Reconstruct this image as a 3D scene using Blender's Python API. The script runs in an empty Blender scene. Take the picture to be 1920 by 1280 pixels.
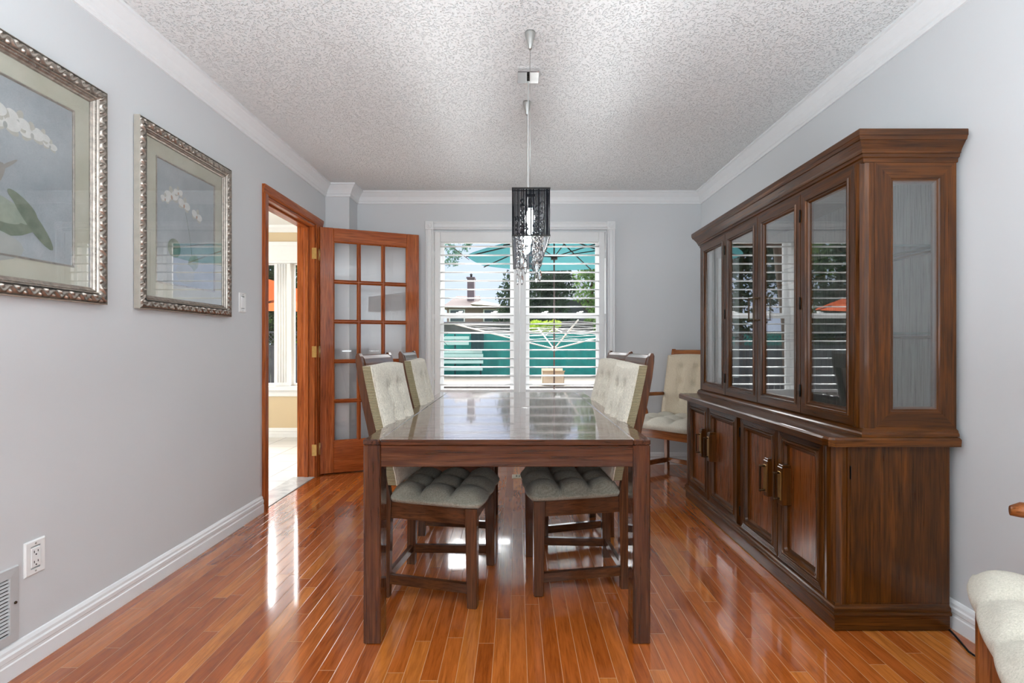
import bpy, bmesh, math, random
from mathutils import Vector, Matrix
random.seed(7)
PI = math.pi
sc = bpy.context.scene
COL = sc.collection

# ------------------------------------------------------------------ camera
CZ = 1.065
cd = bpy.data.cameras.new('camera'); cam = bpy.data.objects.new('camera', cd); COL.objects.link(cam)
cam.location = (0, 0, CZ); cam.rotation_euler = (PI/2, 0, 0)
cd.sensor_width = 36; cd.lens = 36*950/1920
cd.shift_x = -8/1920; cd.shift_y = 6/1920
cd.clip_start = .05; cd.clip_end = 300
sc.camera = cam

# ------------------------------------------------------------------ world, sun, fill lamps, exposure
w = bpy.data.worlds.new('sky'); sc.world = w; w.use_nodes = True
nt = w.node_tree; nt.nodes.clear()
n_o = nt.nodes.new('ShaderNodeOutputWorld'); n_b = nt.nodes.new('ShaderNodeBackground')
n_t = nt.nodes.new('ShaderNodeTexCoord'); n_s = nt.nodes.new('ShaderNodeSeparateXYZ'); n_r = nt.nodes.new('ShaderNodeValToRGB')
nt.links.new(n_t.outputs['Generated'], n_s.inputs[0]); nt.links.new(n_s.outputs['Z'], n_r.inputs[0])
e = n_r.color_ramp.elements
e[0].position = 0.0; e[0].color = (.62, .71, .90, 1)
e[1].position = .20; e[1].color = (.56, .67, .90, 1)
for p, c in ((.32, (.8, .92, 1.12, 1)), (.8, (.95, 1.08, 1.3, 1))):
    x = e.new(p); x.color = c
# sky band brightened above the view towards +Y, added to light the room
def wm(op, a, b_, c=None):
    x = nt.nodes.new('ShaderNodeMath'); x.operation = op
    for i, v in enumerate((a, b_) if c is None else (a, b_, c)):
        if isinstance(v, bpy.types.NodeSocket): nt.links.new(v, x.inputs[i])
        else: x.inputs[i].default_value = v
    return x.outputs[0]
def smooth(v, lo, hi):
    x = nt.nodes.new('ShaderNodeMapRange'); x.interpolation_type = 'SMOOTHSTEP'; nt.links.new(v, x.inputs[0]); x.inputs[1].default_value = lo; x.inputs[2].default_value = hi
    return x.outputs[0]
hz = wm('MULTIPLY', wm('MULTIPLY', smooth(n_s.outputs['Z'], .20, .34), smooth(n_s.outputs['Y'], .25, .7)), 15.0)
mxr = nt.nodes.new('ShaderNodeVectorMath'); mxr.operation = 'ADD'; cbn = nt.nodes.new('ShaderNodeCombineXYZ')
for i in range(3): nt.links.new(hz, cbn.inputs[i])
nt.links.new(n_r.outputs[0], mxr.inputs[0]); nt.links.new(cbn.outputs[0], mxr.inputs[1])
nt.links.new(mxr.outputs[0], n_b.inputs[0]); n_b.inputs[1].default_value = 1.0
nt.links.new(n_b.outputs[0], n_o.inputs[0])

sd = bpy.data.lights.new('sun', 'SUN'); sun = bpy.data.objects.new('sun', sd); COL.objects.link(sun)
sd.energy = 1.2; sd.angle = math.radians(.8); sd.color = (1, .95, .86)
sun.rotation_euler = Vector((.5, .42, -.8)).to_track_quat('-Z', 'Y').to_euler()

def area(name, loc, d, sx, sy, power, color=(1, 1, 1)):
    l = bpy.data.lights.new(name, 'AREA'); l.shape = 'RECTANGLE'; l.size = sx; l.size_y = sy
    l.energy = power; l.color = color
    o = bpy.data.objects.new(name, l); COL.objects.link(o); o.location = loc
    o.rotation_euler = Vector(d).to_track_quat('-Z', 'Y').to_euler(); return o
area('fill_rear', (0.0, -2.9, 1.45), (0, 1, .10), 3.1, 2.1, 13, (.86, .98, 1.06))  # added fill lamp behind the camera; no rear window is built
area('fill_ceiling', (0.0, -.7, .95), (0, 0, 1), 2.8, 1.5, 140, (.86, .98, 1.06))  # unseen up-facing lamp, added to brighten the ceiling
area('fill_breakfast', (-4.9, 3.1, 1.4), (1, 0, 0), 1.3, 1.8, 62, (.88, .98, 1.05))  # added fill lamp by the windowless side wall, brightens the breakfast room

sc.view_settings.view_transform = 'Standard'; sc.view_settings.look = 'None'
sc.view_settings.gamma = 1; sc.view_settings.use_curve_mapping = False
sc.view_settings.exposure = 0.40

# ------------------------------------------------------------------ materials
def hx(s):
    v = [int(s[i:i+2], 16)/255 for i in (0, 2, 4)]
    return tuple([(c/12.92 if c <= .04045 else ((c+.055)/1.055)**2.4) for c in v] + [1])
class G:
    """small node-graph helper"""
    def __init__(s, name):
        s.m = bpy.data.materials.new(name); s.m.use_nodes = True; s.t = s.m.node_tree; s.t.nodes.clear()
        s.out = s.n('OutputMaterial')
    def n(s, ty, **kw):
        x = s.t.nodes.new('ShaderNode'+ty)
        for k, v in kw.items():
            if k in x.inputs.keys(): s.set(x.inputs[k], v)
            else: setattr(x, k, v)
        return x
    def set(s, inp, v):
        if isinstance(v, bpy.types.NodeSocket): s.t.links.new(v, inp)
        else: inp.default_value = v
    def math(s, op, a, b=0.0, c=None):
        x = s.t.nodes.new('ShaderNodeMath'); x.operation = op
        s.set(x.inputs[0], a); s.set(x.inputs[1], b)
        if c is not None: s.set(x.inputs[2], c)
        return x.outputs[0]
    def ramp(s, f, stops, interp='LINEAR'):
        x = s.t.nodes.new('ShaderNodeValToRGB'); s.set(x.inputs[0], f); x.color_ramp.interpolation = interp
        el = x.color_ramp.elements
        for i, (p, c) in enumerate(stops):
            if i < 2: q = el[i]; q.position = p
            else: q = el.new(p)
            q.color = c if len(c) == 4 else (*c, 1)
        return x.outputs[0]
    def mix(s, f, a, b, mode='MIX'):
        x = s.t.nodes.new('ShaderNodeMix'); x.data_type = 'RGBA'; x.blend_type = mode
        s.set(x.inputs[0], f); s.set(x.inputs[6], a); s.set(x.inputs[7], b); return x.outputs[2]
    def coord(s, sc_=(1, 1, 1), kind='Object'):
        c = s.n('TexCoord'); m = s.n('Mapping'); s.t.links.new(c.outputs[kind], m.inputs[0]); m.inputs['Scale'].default_value = sc_
        return m.outputs[0]
    def noise(s, vec, scale, detail=3, rough=.5, dist=0.0):
        x = s.n('TexNoise'); s.set(x.inputs['Vector'], vec); x.inputs['Scale'].default_value = scale
        x.inputs['Detail'].default_value = detail; x.inputs['Roughness'].default_value = rough; x.inputs['Distortion'].default_value = dist
        return x.outputs[0]
    def bump(s, h, strength=.3, dist=.01, nrm=None):
        x = s.n('Bump'); x.inputs['Strength'].default_value = strength; x.inputs['Distance'].default_value = dist; s.set(x.inputs['Height'], h)
        if nrm is not None: s.set(x.inputs['Normal'], nrm)
        return x.outputs[0]
    def pbr(s, col, rough=.5, metal=0, normal=None, spec=.5, coat=0, coat_r=.1, coat_ior=1.5, sheen=0):
        p = s.n('BsdfPrincipled'); s.set(p.inputs['Base Color'], col); s.set(p.inputs['Roughness'], rough); p.inputs['Metallic'].default_value = metal
        s.set(p.inputs['Specular IOR Level'], spec); p.inputs['Coat Weight'].default_value = coat; p.inputs['Coat Roughness'].default_value = coat_r
        p.inputs['Coat IOR'].default_value = coat_ior; p.inputs['Sheen Weight'].default_value = sheen
        if normal is not None: s.set(p.inputs['Normal'], normal)
        s.t.links.new(p.outputs[0], s.out.inputs[0]); return p

def plain(name, col, rough=.5, metal=0, vary=.05, nscale=30, bump=.05, spec=.5, coat=0):
    g = G(name); v = g.coord()
    f = g.noise(v, nscale, 4)
    c = hx(col) if isinstance(col, str) else (*col, 1)
    lo = tuple(x*(1-vary) for x in c[:3]); hi = tuple(min(1, x*(1+vary)) for x in c[:3])
    g.pbr(g.ramp(f, ((.3, lo), (.7, hi))), rough, metal, g.bump(f, bump, .004) if bump else None, spec, coat)
    return g.m

def wood(name, dark, mid, light, axis, rough=.32, coat=.4, fig=1.0, spec=.12, coat_r=.12):
    g = G(name)
    a = [17.0*fig]*3; a[axis] = .9*fig
    b = [170.0]*3; b[axis] = 7.0
    v = g.coord(tuple(a)); n1 = g.noise(v, 1.6, 5, .55, 1.6)
    s_ = [26.0]*3; s_[axis] = 1.3
    n3 = g.noise(g.coord(tuple(s_)), 1.5, 4, .6, .9)
    pores = g.noise(g.coord(tuple(b)), 1.0, 2, .6)
    f = g.math('ADD', g.math('MULTIPLY', n1, .6), g.math('MULTIPLY', n3, .4))
    c = g.ramp(f, ((.30, hx(dark)), (.68, hx(light)), (.5, hx(mid))))
    pr = g.ramp(pores, ((.34, (.45, .42, .4)), (.52, (1, 1, 1))))
    c = g.mix(.75, c, pr, 'MULTIPLY')
    g.pbr(c, g.math('MULTIPLY_ADD', pores, .15, rough-.07), 0, g.bump(pores, .12, .002), spec, coat, coat_r)
    return g.m

def trio(name, *c, **k): return [wood(name+'_'+'xyz'[i], *c, axis=i, **k) for i in range(3)]
TABLE = trio('dark_oak', '2c160a', '4a2613', '663a20', rough=.25, coat=1, coat_r=.05)
HUTCH = trio('walnut', '2a1604', '4e2a09', '6c3d10', rough=.3, coat=.5)
HPANEL = trio('walnut_panel', '4c2a0e', '783f14', '945320', rough=.28, coat=.5)
FIR = trio('fir', '8a3f1c', 'ad5826', 'c4703a', rough=.3, coat=.5, fig=1.3)
CHAIRW = trio('chair_oak', '361d0e', '54301a', '6e4224', rough=.3, coat=.45)
RUST = trio('chair_oak_warm', '6a3a1c', '94552a', 'ad6c3a', rough=.33, coat=.4)

def glass_mat(name, tint=(1, 1, 1), f0=.045, boost=1.0, rough=0.0):
    g = G(name)
    geo = g.n('NewGeometry'); d = g.n('VectorMath', operation='DOT_PRODUCT')
    g.t.links.new(geo.outputs['Normal'], d.inputs[0]); g.t.links.new(geo.outputs['Incoming'], d.inputs[1])
    k = g.math('SUBTRACT', 1.0, g.math('ABSOLUTE', d.outputs['Value']))
    fr = g.math('MULTIPLY_ADD', g.math('POWER', k, 5.0), 1-f0, f0)
    fr = g.math('MINIMUM', g.math('MULTIPLY', fr, boost), 1.0)
    tr = g.n('BsdfTransparent'); tr.inputs[0].default_value = (*tint, 1)
    gl = g.n('BsdfGlossy'); gl.inputs['Roughness'].default_value = rough
    mx = g.n('MixShader'); g.set(mx.inputs[0], fr); g.t.links.new(tr.outputs[0], mx.inputs[1]); g.t.links.new(gl.outputs[0], mx.inputs[2])
    g.t.links.new(mx.outputs[0], g.out.inputs[0]); return g.m
GLASS = glass_mat('clear_glass')
GLASS_PIC = glass_mat('picture_glass', boost=2.2)
GLASS_HUTCH = glass_mat('cabinet_glass', tint=(.93, .96, .96), boost=3.4)
GLASS_SHELF = glass_mat('shelf_glass', tint=(.72, .86, .84), boost=1.3)
GLASS_WIN = glass_mat('window_glass', f0=.012, boost=.6)

def wallpaint(name, col, rough=.55):
    g = G(name); v = g.coord()
    f = g.noise(v, 220, 3); l = g.noise(v, 1.2, 2)
    c = hx(col)
    g.pbr(g.ramp(l, ((.3, tuple(x*.985 for x in c[:3])), (.7, c))), rough, 0, g.bump(f, .06, .002), .35); return g.m
WALL = wallpaint('grey_wall_paint', 'd9dadb')
BEIGE = wallpaint('beige_wall_paint', 'd9c3a0')
WHITE = plain('white_trim_paint', 'eeeeee', .35, vary=.01, bump=.01)
SHUTW = plain('white_shutter_paint', 'ececeb', .35, vary=.01, bump=.01)
PLASTIC = plain('white_plastic', 'f2f2f0', .3, vary=.01, bump=0)
GREYPL = plain('grey_grille_paint', 'c4c4c4', .45, vary=.02, bump=0)
DARK = plain('dark_void', '151515', .7, vary=.1, bump=0)
BLACKM = plain('black_metal', '16130f', .45, .6, bump=0)
BRONZE = plain('bronze_metal', '4d3b2a', .35, .9, vary=.15, bump=0)
BRASS = plain('aged_brass', 'a8854a', .32, .9, vary=.2, bump=.02)
HINGEB = plain('hinge_brass', 'c0a067', .35, .85, vary=.15, bump=0)
CHROME = plain('chrome', 'e2e2e2', .08, 1, vary=.02, bump=0)
NICKEL = plain('brushed_nickel', 'b9b9b5', .3, .9, vary=.05, bump=0)
CORD = plain('black_cord_rubber', '121212', .5, vary=.1, bump=0)
THREAD = plain('black_thread', '0b0c11', .75, vary=.15, nscale=200, bump=0, spec=.1)
SILVER = plain('antique_silver', 'b3aaa0', .34, .85, vary=.25, nscale=60, bump=.05)
SIDEGILT = plain('frame_side_gilt', 'b5aea2', .5, .3, vary=.08, bump=0)
VENTC = plain('vent_cream', 'd6cdb8', .4, vary=.03, bump=0)

def ceiling_mat():
    g = G('popcorn_ceiling'); v = g.coord()
    n = g.noise(v, 108, 2, .55); n2 = g.noise(v, 240, 2, .5)
    h = g.math('ADD', g.ramp(n, ((.34, (0, 0, 0)), (.46, (1, 1, 1)))), g.math('MULTIPLY', n2, .4))
    g.pbr(hx('f6f6f5'), .9, 0, g.bump(h, .95, .0052), .1); return g.m
CEIL = ceiling_mat()

def floor_mat():
    g = G('oak_strip_floor'); tc = g.n('TexCoord'); sp = g.n('SeparateXYZ'); g.t.links.new(tc.outputs['Object'], sp.inputs[0])
    W, L = .057, .78
    u = g.math('DIVIDE', g.math('ADD', sp.outputs[0], .0215), W); row = g.math('FLOOR', u); fu = g.math('FRACT', u)
    wn = g.n('TexWhiteNoise', noise_dimensions='1D'); g.set(wn.inputs['W'], row)
    vv = g.math('ADD', g.math('DIVIDE', sp.outputs[1], L), g.math('MULTIPLY', wn.outputs['Value'], 9.0))
    pl = g.math('FLOOR', vv); fv = g.math('FRACT', vv)
    cb = g.n('CombineXYZ'); g.set(cb.inputs[0], row); g.set(cb.inputs[1], pl)
    w2 = g.n('TexWhiteNoise', noise_dimensions='2D'); g.set(w2.inputs['Vector'], cb.outputs[0])
    c = g.ramp(w2.outputs['Value'], ((0, hx('a0501c')), (1, hx('ca7c36')), (.35, hx('b05c24')), (.7, hx('bd692b'))))
    off = g.n('VectorMath', operation='SCALE'); g.set(off.inputs[0], w2.outputs['Color']); off.inputs['Scale'].default_value = 40
    def gr(sx, sy, scale, det, dist):
        m = g.n('Mapping'); g.t.links.new(tc.outputs['Object'], m.inputs[0]); m.inputs['Scale'].default_value = (sx, sy, 1)
        a = g.n('VectorMath', operation='ADD'); g.set(a.inputs[0], m.outputs[0]); g.set(a.inputs[1], off.outputs[0])
        return g.noise(a.outputs[0], scale, det, .6, dist)
    n1 = gr(14, 1.6, 1.6, 5, 2.2); n2 = gr(160, 9, 1, 2, 0)
    c = g.mix(1.0, c, g.ramp(n1, ((.28, (.66, .6, .56)), (.62, (1.08, 1.06, 1.04)))), 'MULTIPLY')
    c = g.mix(.6, c, g.ramp(n2, ((.3, (.62, .58, .55)), (.5, (1, 1, 1)))), 'MULTIPLY')
    ed = g.math('MINIMUM', fu, g.math('SUBTRACT', 1.0, fu))
    ev = g.math('MULTIPLY', g.math('MINIMUM', fv, g.math('SUBTRACT', 1.0, fv)), L/W)
    dd = g.math('MINIMUM', ed, ev)
    gap = g.ramp(dd, ((.006, (0, 0, 0)), (.022, (1, 1, 1))))
    c = g.mix(g.math('SUBTRACT', 1.0, gap), c, hx('d3a070'))  # pale joints: catch-lights of the plank bevels put into the colour
    h2 = g.ramp(dd, ((0, (0, 0, 0)), (.05, (1, 1, 1))))
    wob = g.noise(g.coord((6, 1.4, 1)), 1.4, 2)
    b = g.bump(h2, .5, .0012); b = g.bump(g.math('ADD', wob, g.math('MULTIPLY', w2.outputs['Value'], .25)), .12, .004, b)
    g.pbr(c, .22, 0, b, .2, .85, .08, 1.62); return g.m
FLOOR = floor_mat()

def tile_mat():
    g = G('pale_floor_tile'); tc = g.n('TexCoord')
    br = g.n('TexBrick'); g.t.links.new(tc.outputs['Object'], br.inputs['Vector']); br.offset = 0
    br.inputs['Scale'].default_value = 1; br.inputs['Brick Width'].default_value = .33; br.inputs['Row Height'].default_value = .33; br.inputs['Mortar Size'].default_value = .004
    br.inputs['Color1'].default_value = hx('dcdad7'); br.inputs['Color2'].default_value = hx('d5d3d1'); br.inputs['Mortar'].default_value = hx('a9a7a4')
    g.pbr(br.outputs[0], .22, 0, None, .5); return g.m
TILE = tile_mat()
def marble_mat():
    g = G('grey_marble'); v = g.coord()
    f = g.noise(v, 7, 6, .6, 1.2)
    g.pbr(g.ramp(f, ((.3, hx('a9aaa9')), (.7, hx('d2d3d2')))), .18, 0); return g.m
MARBLE = marble_mat()

def fabric(name, a, b, rib=0, axis=2, ribscale=150, knit=260, strength=.5):
    g = G(name); v = g.coord()
    n = g.noise(v, knit, 3, .7); n2 = g.noise(g.coord((60, 60, 18)), 3, 3)
    f = g.math('ADD', g.math('MULTIPLY', n, .6), g.math('MULTIPLY', n2, .4))
    h = n
    if rib:
        sp = g.n('SeparateXYZ'); g.set(sp.inputs[0], v)
        cv = g.math('ADD', sp.outputs[1], sp.outputs[2]) if axis == 3 else sp.outputs[axis]
        wv = g.math('SINE', g.math('MULTIPLY_ADD', cv, ribscale*2*PI, g.math('MULTIPLY', n2, 3.0)))
        wv = g.math('MULTIPLY_ADD', wv, .5, .5)
        f = g.math('ADD', g.math('MULTIPLY', f, 1-rib*.5), g.math('MULTIPLY', wv, rib*.5))
        h = g.math('ADD', n, g.math('MULTIPLY', wv, rib*2))
    g.pbr(g.ramp(f, ((.3, hx(a)), (.66, hx(b)))), .95, 0, g.bump(h, strength, .004), .1, sheen=.15); return g.m
F_SEAT = fabric('ribbed_seat_fabric_shaded', '767164', 'aea899', rib=.16, axis=3, ribscale=170)  # darker than the cream cushions: shade on the seats put into the colour
F_BACK = fabric('cream_boucle', 'b9b0a0', 'eee6d6', rib=.12, axis=1, ribscale=120, knit=170, strength=.8)
F_RIB = fabric('olive_corduroy', '7a6f54', 'ab9f80', rib=.9, axis=2, ribscale=150)
F_CREAM = fabric('cream_linen', 'c6b49a', 'e2d4bc', rib=.3, axis=1, ribscale=130, knit=240)
F_CSEAT = fabric('cream_seat_boucle', 'c3bcaa', 'ece5d6', knit=330, strength=.8)

# ------------------------------------------------------------------ mesh builder
class MB:
    def __init__(s): s.v = []; s.f = []; s.mi = []; s.sm = []
    def add(s, vs, fs, mi=0, smooth=False):
        o = len(s.v); s.v += [tuple(p) for p in vs]
        for f in fs: s.f.append([i+o for i in f]); s.mi.append(mi); s.sm.append(smooth)
        return s
    def box(s, x0, x1, y0, y1, z0, z1, bev=.003, mi=0, M=None):
        if x0 > x1: x0, x1 = x1, x0
        if y0 > y1: y0, y1 = y1, y0
        if z0 > z1: z0, z1 = z1, z0
        b = min(bev, .45*min(x1-x0, y1-y0, z1-z0))
        if b <= 0:
            vs = [(x, y, z) for x in (x0, x1) for y in (y0, y1) for z in (z0, z1)]
            fs = [(0, 1, 3, 2), (4, 6, 7, 5), (0, 4, 5, 1), (2, 3, 7, 6), (0, 2, 6, 4), (1, 5, 7, 3)]
        else:
            bm = bmesh.new(); bmesh.ops.create_cube(bm, size=1)
            for q in bm.verts: q.co = Vector(((x0+x1)/2+q.co.x*(x1-x0), (y0+y1)/2+q.co.y*(y1-y0), (z0+z1)/2+q.co.z*(z1-z0)))
            bmesh.ops.bevel(bm, geom=list(bm.edges), offset=b, segments=1, affect='EDGES', profile=.5)
            bm.verts.index_update(); vs = [q.co.copy() for q in bm.verts]; fs = [[q.index for q in f.verts] for f in bm.faces]; bm.free()
        if M is not None: vs = [M @ Vector(p) for p in vs]
        return s.add(vs, fs, mi)
    def rings(s, R, close_ring=True, cap0=False, cap1=False, mi=0, smooth=False, loop=False):
        n = len(R[0]); vs = [p for r in R for p in r]; fs = []
        m = len(R); rr = m if loop else m-1; nn = n if close_ring else n-1
        for i in range(rr):
            for j in range(nn):
                a, b = i*n+j, i*n+(j+1) % n; c, d = ((i+1) % m)*n+(j+1) % n, ((i+1) % m)*n+j
                fs.append((a, b, c, d))
        s.add(vs, fs, mi, smooth)
        if cap0: s.add(R[0], [list(range(n))[::-1]], mi)
        if cap1: s.add(R[-1], [list(range(n))], mi)
        return s
    def tube(s, pts, r, n=8, cap=True, mi=0, smooth=True):
        pts = [Vector(p) for p in pts]; R = []
        rs = r if isinstance(r, (list, tuple)) else [r]*len(pts)
        up = None
        for i, p in enumerate(pts):
            t = (pts[min(i+1, len(pts)-1)]-pts[max(i-1, 0)]).normalized()
            if up is None:
                up = Vector((0, 0, 1)) if abs(t.z) < .9 else Vector((1, 0, 0))
            a = t.cross(up).normalized(); b = a.cross(t).normalized(); up = b
            R.append([p+(a*math.cos(2*PI*k/n)+b*math.sin(2*PI*k/n))*rs[i] for k in range(n)])
        return s.rings(R, True, cap, cap, mi, smooth)
    def lathe(s, prof, c=(0, 0, 0), n=16, M=None, mi=0, smooth=True):
        R = [[Vector((r*math.cos(2*PI*k/n), r*math.sin(2*PI*k/n), z)) for k in range(n)] for r, z in prof]
        R = [[(M @ p if M is not None else p)+Vector(c) for p in r] for r in R]
        return s.rings(R, True, True, True, mi, smooth)
    def sphere(s, c, r, n=8, m=6, mi=0, sz=1.0):
        R = []
        for i in range(m+1):
            a = PI*i/m; R.append([Vector(c)+Vector((r*math.sin(a)*math.cos(2*PI*k/n), r*math.sin(a)*math.sin(2*PI*k/n), -r*sz*math.cos(a))) for k in range(n)])
        return s.rings(R, True, False, False, mi, True)
    def prism(s, poly, f0, f1, mi=0):
        """extrude a polygon: f0/f1 map a 2-D point to the two end faces"""
        return s.rings([[f0(*p) for p in poly], [f1(*p) for p in poly]], True, True, True, mi)
    def build(s, name, mats, parent=None, loc=None, recalc=True):
        me = bpy.data.meshes.new(name); me.from_pydata([tuple(p) for p in s.v], [], s.f)
        mats = mats if isinstance(mats, (list, tuple)) else [mats]
        for m in mats: me.materials.append(m)
        me.polygons.foreach_set('material_index', s.mi); me.polygons.foreach_set('use_smooth', s.sm)
        if recalc:
            bm = bmesh.new(); bm.from_mesh(me); bmesh.ops.remove_doubles(bm, verts=bm.verts, dist=1e-6)
            bmesh.ops.recalc_face_normals(bm, faces=bm.faces); bm.to_mesh(me); bm.free()
        me.update()
        o = bpy.data.objects.new(name, me); COL.objects.link(o)
        if parent is not None: o.parent = parent
        if loc is not None: o.location = loc
        return o

def tag(o, label=None, cat=None, group=None, kind=None):
    if label: o['label'] = label
    if cat: o['category'] = cat
    if group: o['group'] = group
    if kind: o['kind'] = kind
    return o
def empty(name, loc=(0, 0, 0), rz=0, label=None, cat=None, group=None, kind=None):
    o = bpy.data.objects.new(name, None); COL.objects.link(o); o.location = loc; o.rotation_euler = (0, 0, rz)
    o.empty_display_size = .1
    return tag(o, label, cat, group, kind)
def struct(o, label=None): return tag(o, label, None, None, 'structure')
def copy_tree(o, parent=None):
    c = o.copy(); COL.objects.link(c)
    if parent is not None: c.parent = parent
    for ch in [q for q in bpy.data.objects if q.parent == o]: copy_tree(ch, c)
    return c

def endgrain(o, mat):
    """the returns of a moulding (faces that look along y) get the grain of their own board"""
    o.data.materials.append(mat); k = len(o.data.materials)-1
    for p in o.data.polygons:
        if abs(p.normal.y) > abs(p.normal.x)+.05: p.material_index = k
    return o
def outline(a0, a1, b0, b1, d, r=0.0, n=1):
    """rectangle inset by d (rounded corners), always 4*n points"""
    a0 += d; a1 -= d; b0 += d; b1 -= d; P = []
    for (cx, cy, t0) in ((a1-r, b0+r, -PI/2), (a1-r, b1-r, 0), (a0+r, b1-r, PI/2), (a0+r, b0+r, PI)):
        for k in range(n):
            t = t0+(PI/2*k/(n-1) if n > 1 else PI/4)
            P.append((cx+(r*math.cos(t) if n > 1 else 0), cy+(r*math.sin(t) if n > 1 else 0)))
    return P
def frame(mb, rect, prof, f, loop=True, n=1, cap=False, mi=0, smooth=False, rails=None):
    """moulding round a rectangle: prof = [(inset, height[, corner radius])], f maps (a, b, height) to xyz"""
    R = []
    for q in prof:
        d, h = q[0], q[1]; r = q[2] if len(q) > 2 else 0.0
        R.append([f(a, b, h) for a, b in outline(*rect, d, r, n)])
    k0 = len(mb.mi); mb.rings(R, True, False, cap, mi, smooth, loop=loop)
    if rails is not None:
        m_ = len(R) if loop else len(R)-1
        for i in range(m_):
            for c_ in (1, 3): mb.mi[k0+i*4*n+c_*n+n-1] = rails
    return mb
def offset_path(pts, d, closed=False):
    n = len(pts); out = []
    for i in range(n):
        p = Vector(pts[i]); ns = []
        if closed or i > 0:
            t = (p-Vector(pts[i-1])).normalized(); ns.append(Vector((-t.y, t.x)))
        if closed or i < n-1:
            t = (Vector(pts[(i+1) % n])-p).normalized(); ns.append(Vector((-t.y, t.x)))
        if len(ns) == 1: out.append(p+ns[0]*d)
        else:
            m = ns[0]+ns[1]; out.append(p+m*(2*d/m.dot(m)))
    return out
def sweep(mb, pts, prof, closed=False, mi=0):
    """prof = closed polygon [(distance to the left of the path, z)]"""
    cols = [offset_path(pts, d, closed) for d, z in prof]
    R = [[Vector((cols[k][i].x, cols[k][i].y, prof[k][1])) for k in range(len(prof))] for i in range(len(pts))]
    mb.rings(R, True, not closed, not closed, mi, False, loop=closed)
    return mb

# ================================================================== SETTING: the dining room
XL, XR, YB, YR, ZC = -1.62, 1.65, 4.52, -3.0, 2.42
DY0, DY1, DZ = 3.29, 4.085, 2.03             # doorway in the left wall
WX0, WX1, WZ0, WZ1 = -.735, .80, .55, 2.07   # window hole in the back wall

struct(MB().box(XL-.0, XR+.12, YR-.12, YB+.12, -.12, 0, 0).build('floor', FLOOR), 'glossy orange-brown oak strip floor')
struct(MB().box(XL-.14, XR+.12, YR-.12, YB+.2, ZC, ZC+.2, 0).build('ceiling', CEIL), 'white popcorn ceiling over the dining room')
b = MB(); b.box(XL-.14, XL, YR-.12, DY0, 0, ZC, 0).box(XL-.14, XL, DY1, YB+.2, 0, ZC, 0).box(XL-.14, XL, DY0, DY1, DZ, ZC, 0)
struct(b.build('wall_left', WALL), 'grey wall with the two orchid pictures and the doorway')
struct(MB().box(XR, XR+.14, YR-.12, YB+.2, 0, ZC, 0).build('wall_right', WALL), 'grey wall behind the china cabinet')
b = MB(); b.box(XL, WX0, YB, YB+.2, 0, ZC, 0).box(WX1, XR, YB, YB+.2, 0, ZC, 0).box(WX0, WX1, YB, YB+.2, 0, WZ0, 0).box(WX0, WX1, YB, YB+.2, WZ1, ZC, 0)
b.box(XL, -1.417, 4.30, YB, 0, ZC, 0)
struct(b.build('wall_back', WALL), 'grey end wall around the shuttered window')
struct(MB().box(XL, XR, YR-.14, YR, 0, ZC, 0).build('wall_rear', WALL), 'grey wall at the near end of the room')

room = [(XL, YR), (XR, YR), (XR, YB), (-1.417, YB), (-1.417, 4.30), (XL, 4.30)]
crown = [(0, 2.318), (.010, 2.318), (.014, 2.326), (.014, 2.334), (.020, 2.340), (.024, 2.352), (.034, 2.372), (.050, 2.390), (.058, 2.398), (.062, 2.404), (.070, 2.408), (.070, 2.42), (0, 2.42)]
struct(sweep(MB(), room, crown, True).build('trim_1', WHITE), 'white crown moulding')
base = [(0, 0), (.016, 0), (.016, .048), (.013, .052), (.013, .060), (.015, .064), (.015, .078), (.011, .084), (.010, .094), (.005, .104), (0, .106)]
struct(sweep(MB(), [(XL, 3.222), (XL, YR+.02)], base).build('baseboard_left', WHITE), 'white baseboard along the left wall')
struct(sweep(MB(), [(XR, YR+.02), (XR, YB)], base).build('baseboard_right', WHITE), 'white baseboard along the right wall')
struct(sweep(MB(), [(XR-.02, YB), (-1.417, YB), (-1.417, 4.30), (XL, 4.30), (XL, 4.225)], base).build('baseboard_back', WHITE), 'white baseboard under the window')

# ---- doorway trim (fir jamb and casing)
t = empty('trim_2', (XL, (DY0+DY1)/2, 0), 0, 'orange-stained fir casing and jamb around the doorway', kind='structure')
def rel(o, root): o.location = -Vector(root.location); return o
cz = DZ+.0
def casing_side(y_in, y_out, name):
    m = MB(); s_ = 1 if y_out > y_in else -1
    m.prism([(y_in, 0.0), (y_out, 0.0), (y_out, .020), (y_out-s_*.012, .021), (y_in+s_*.014, .014), (y_in, .009)],
            lambda y, h: Vector((XL+h, y, 0)), lambda y, h: Vector((XL+h, y, DZ+.004)))
    return rel(m.build(name, FIR[2], t), t)
casing_side(DY0+.006, DY0-.062, 'casing'); casing_side(DY1-.006+.035, DY1+.128, 'casing')
m = MB(); m.prism([(DZ-.0, 0), (DZ+.062, 0), (DZ+.062, .020), (DZ+.05, .021), (DZ+.014, .014), (DZ, .009)], lambda z, h: Vector((XL+h, DY0-.062, z)), lambda z, h: Vector((XL+h, DY1+.128, z)))
rel(m.build('head_casing', FIR[1], t), t)
m = MB(); m.box(XL-.14, XL+.002, DY0-.0, DY0+.018, 0, DZ).box(XL-.14, XL+.002, DY1-.018, DY1, 0, DZ).box(XL-.08, XL-.045, DY1-.03, DY1-.016, 0, DZ-.016).box(XL-.08, XL-.045, DY0+.016, DY0+.03, 0, DZ-.016)
rel(m.build('jamb', FIR[2], t), t)
m = MB(); m.box(XL-.002, XL+.012, DY1-.002, DY1+.036, 0, DZ, .001)
rel(m.build('hinge_jamb', FIR[2], t), t)
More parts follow.
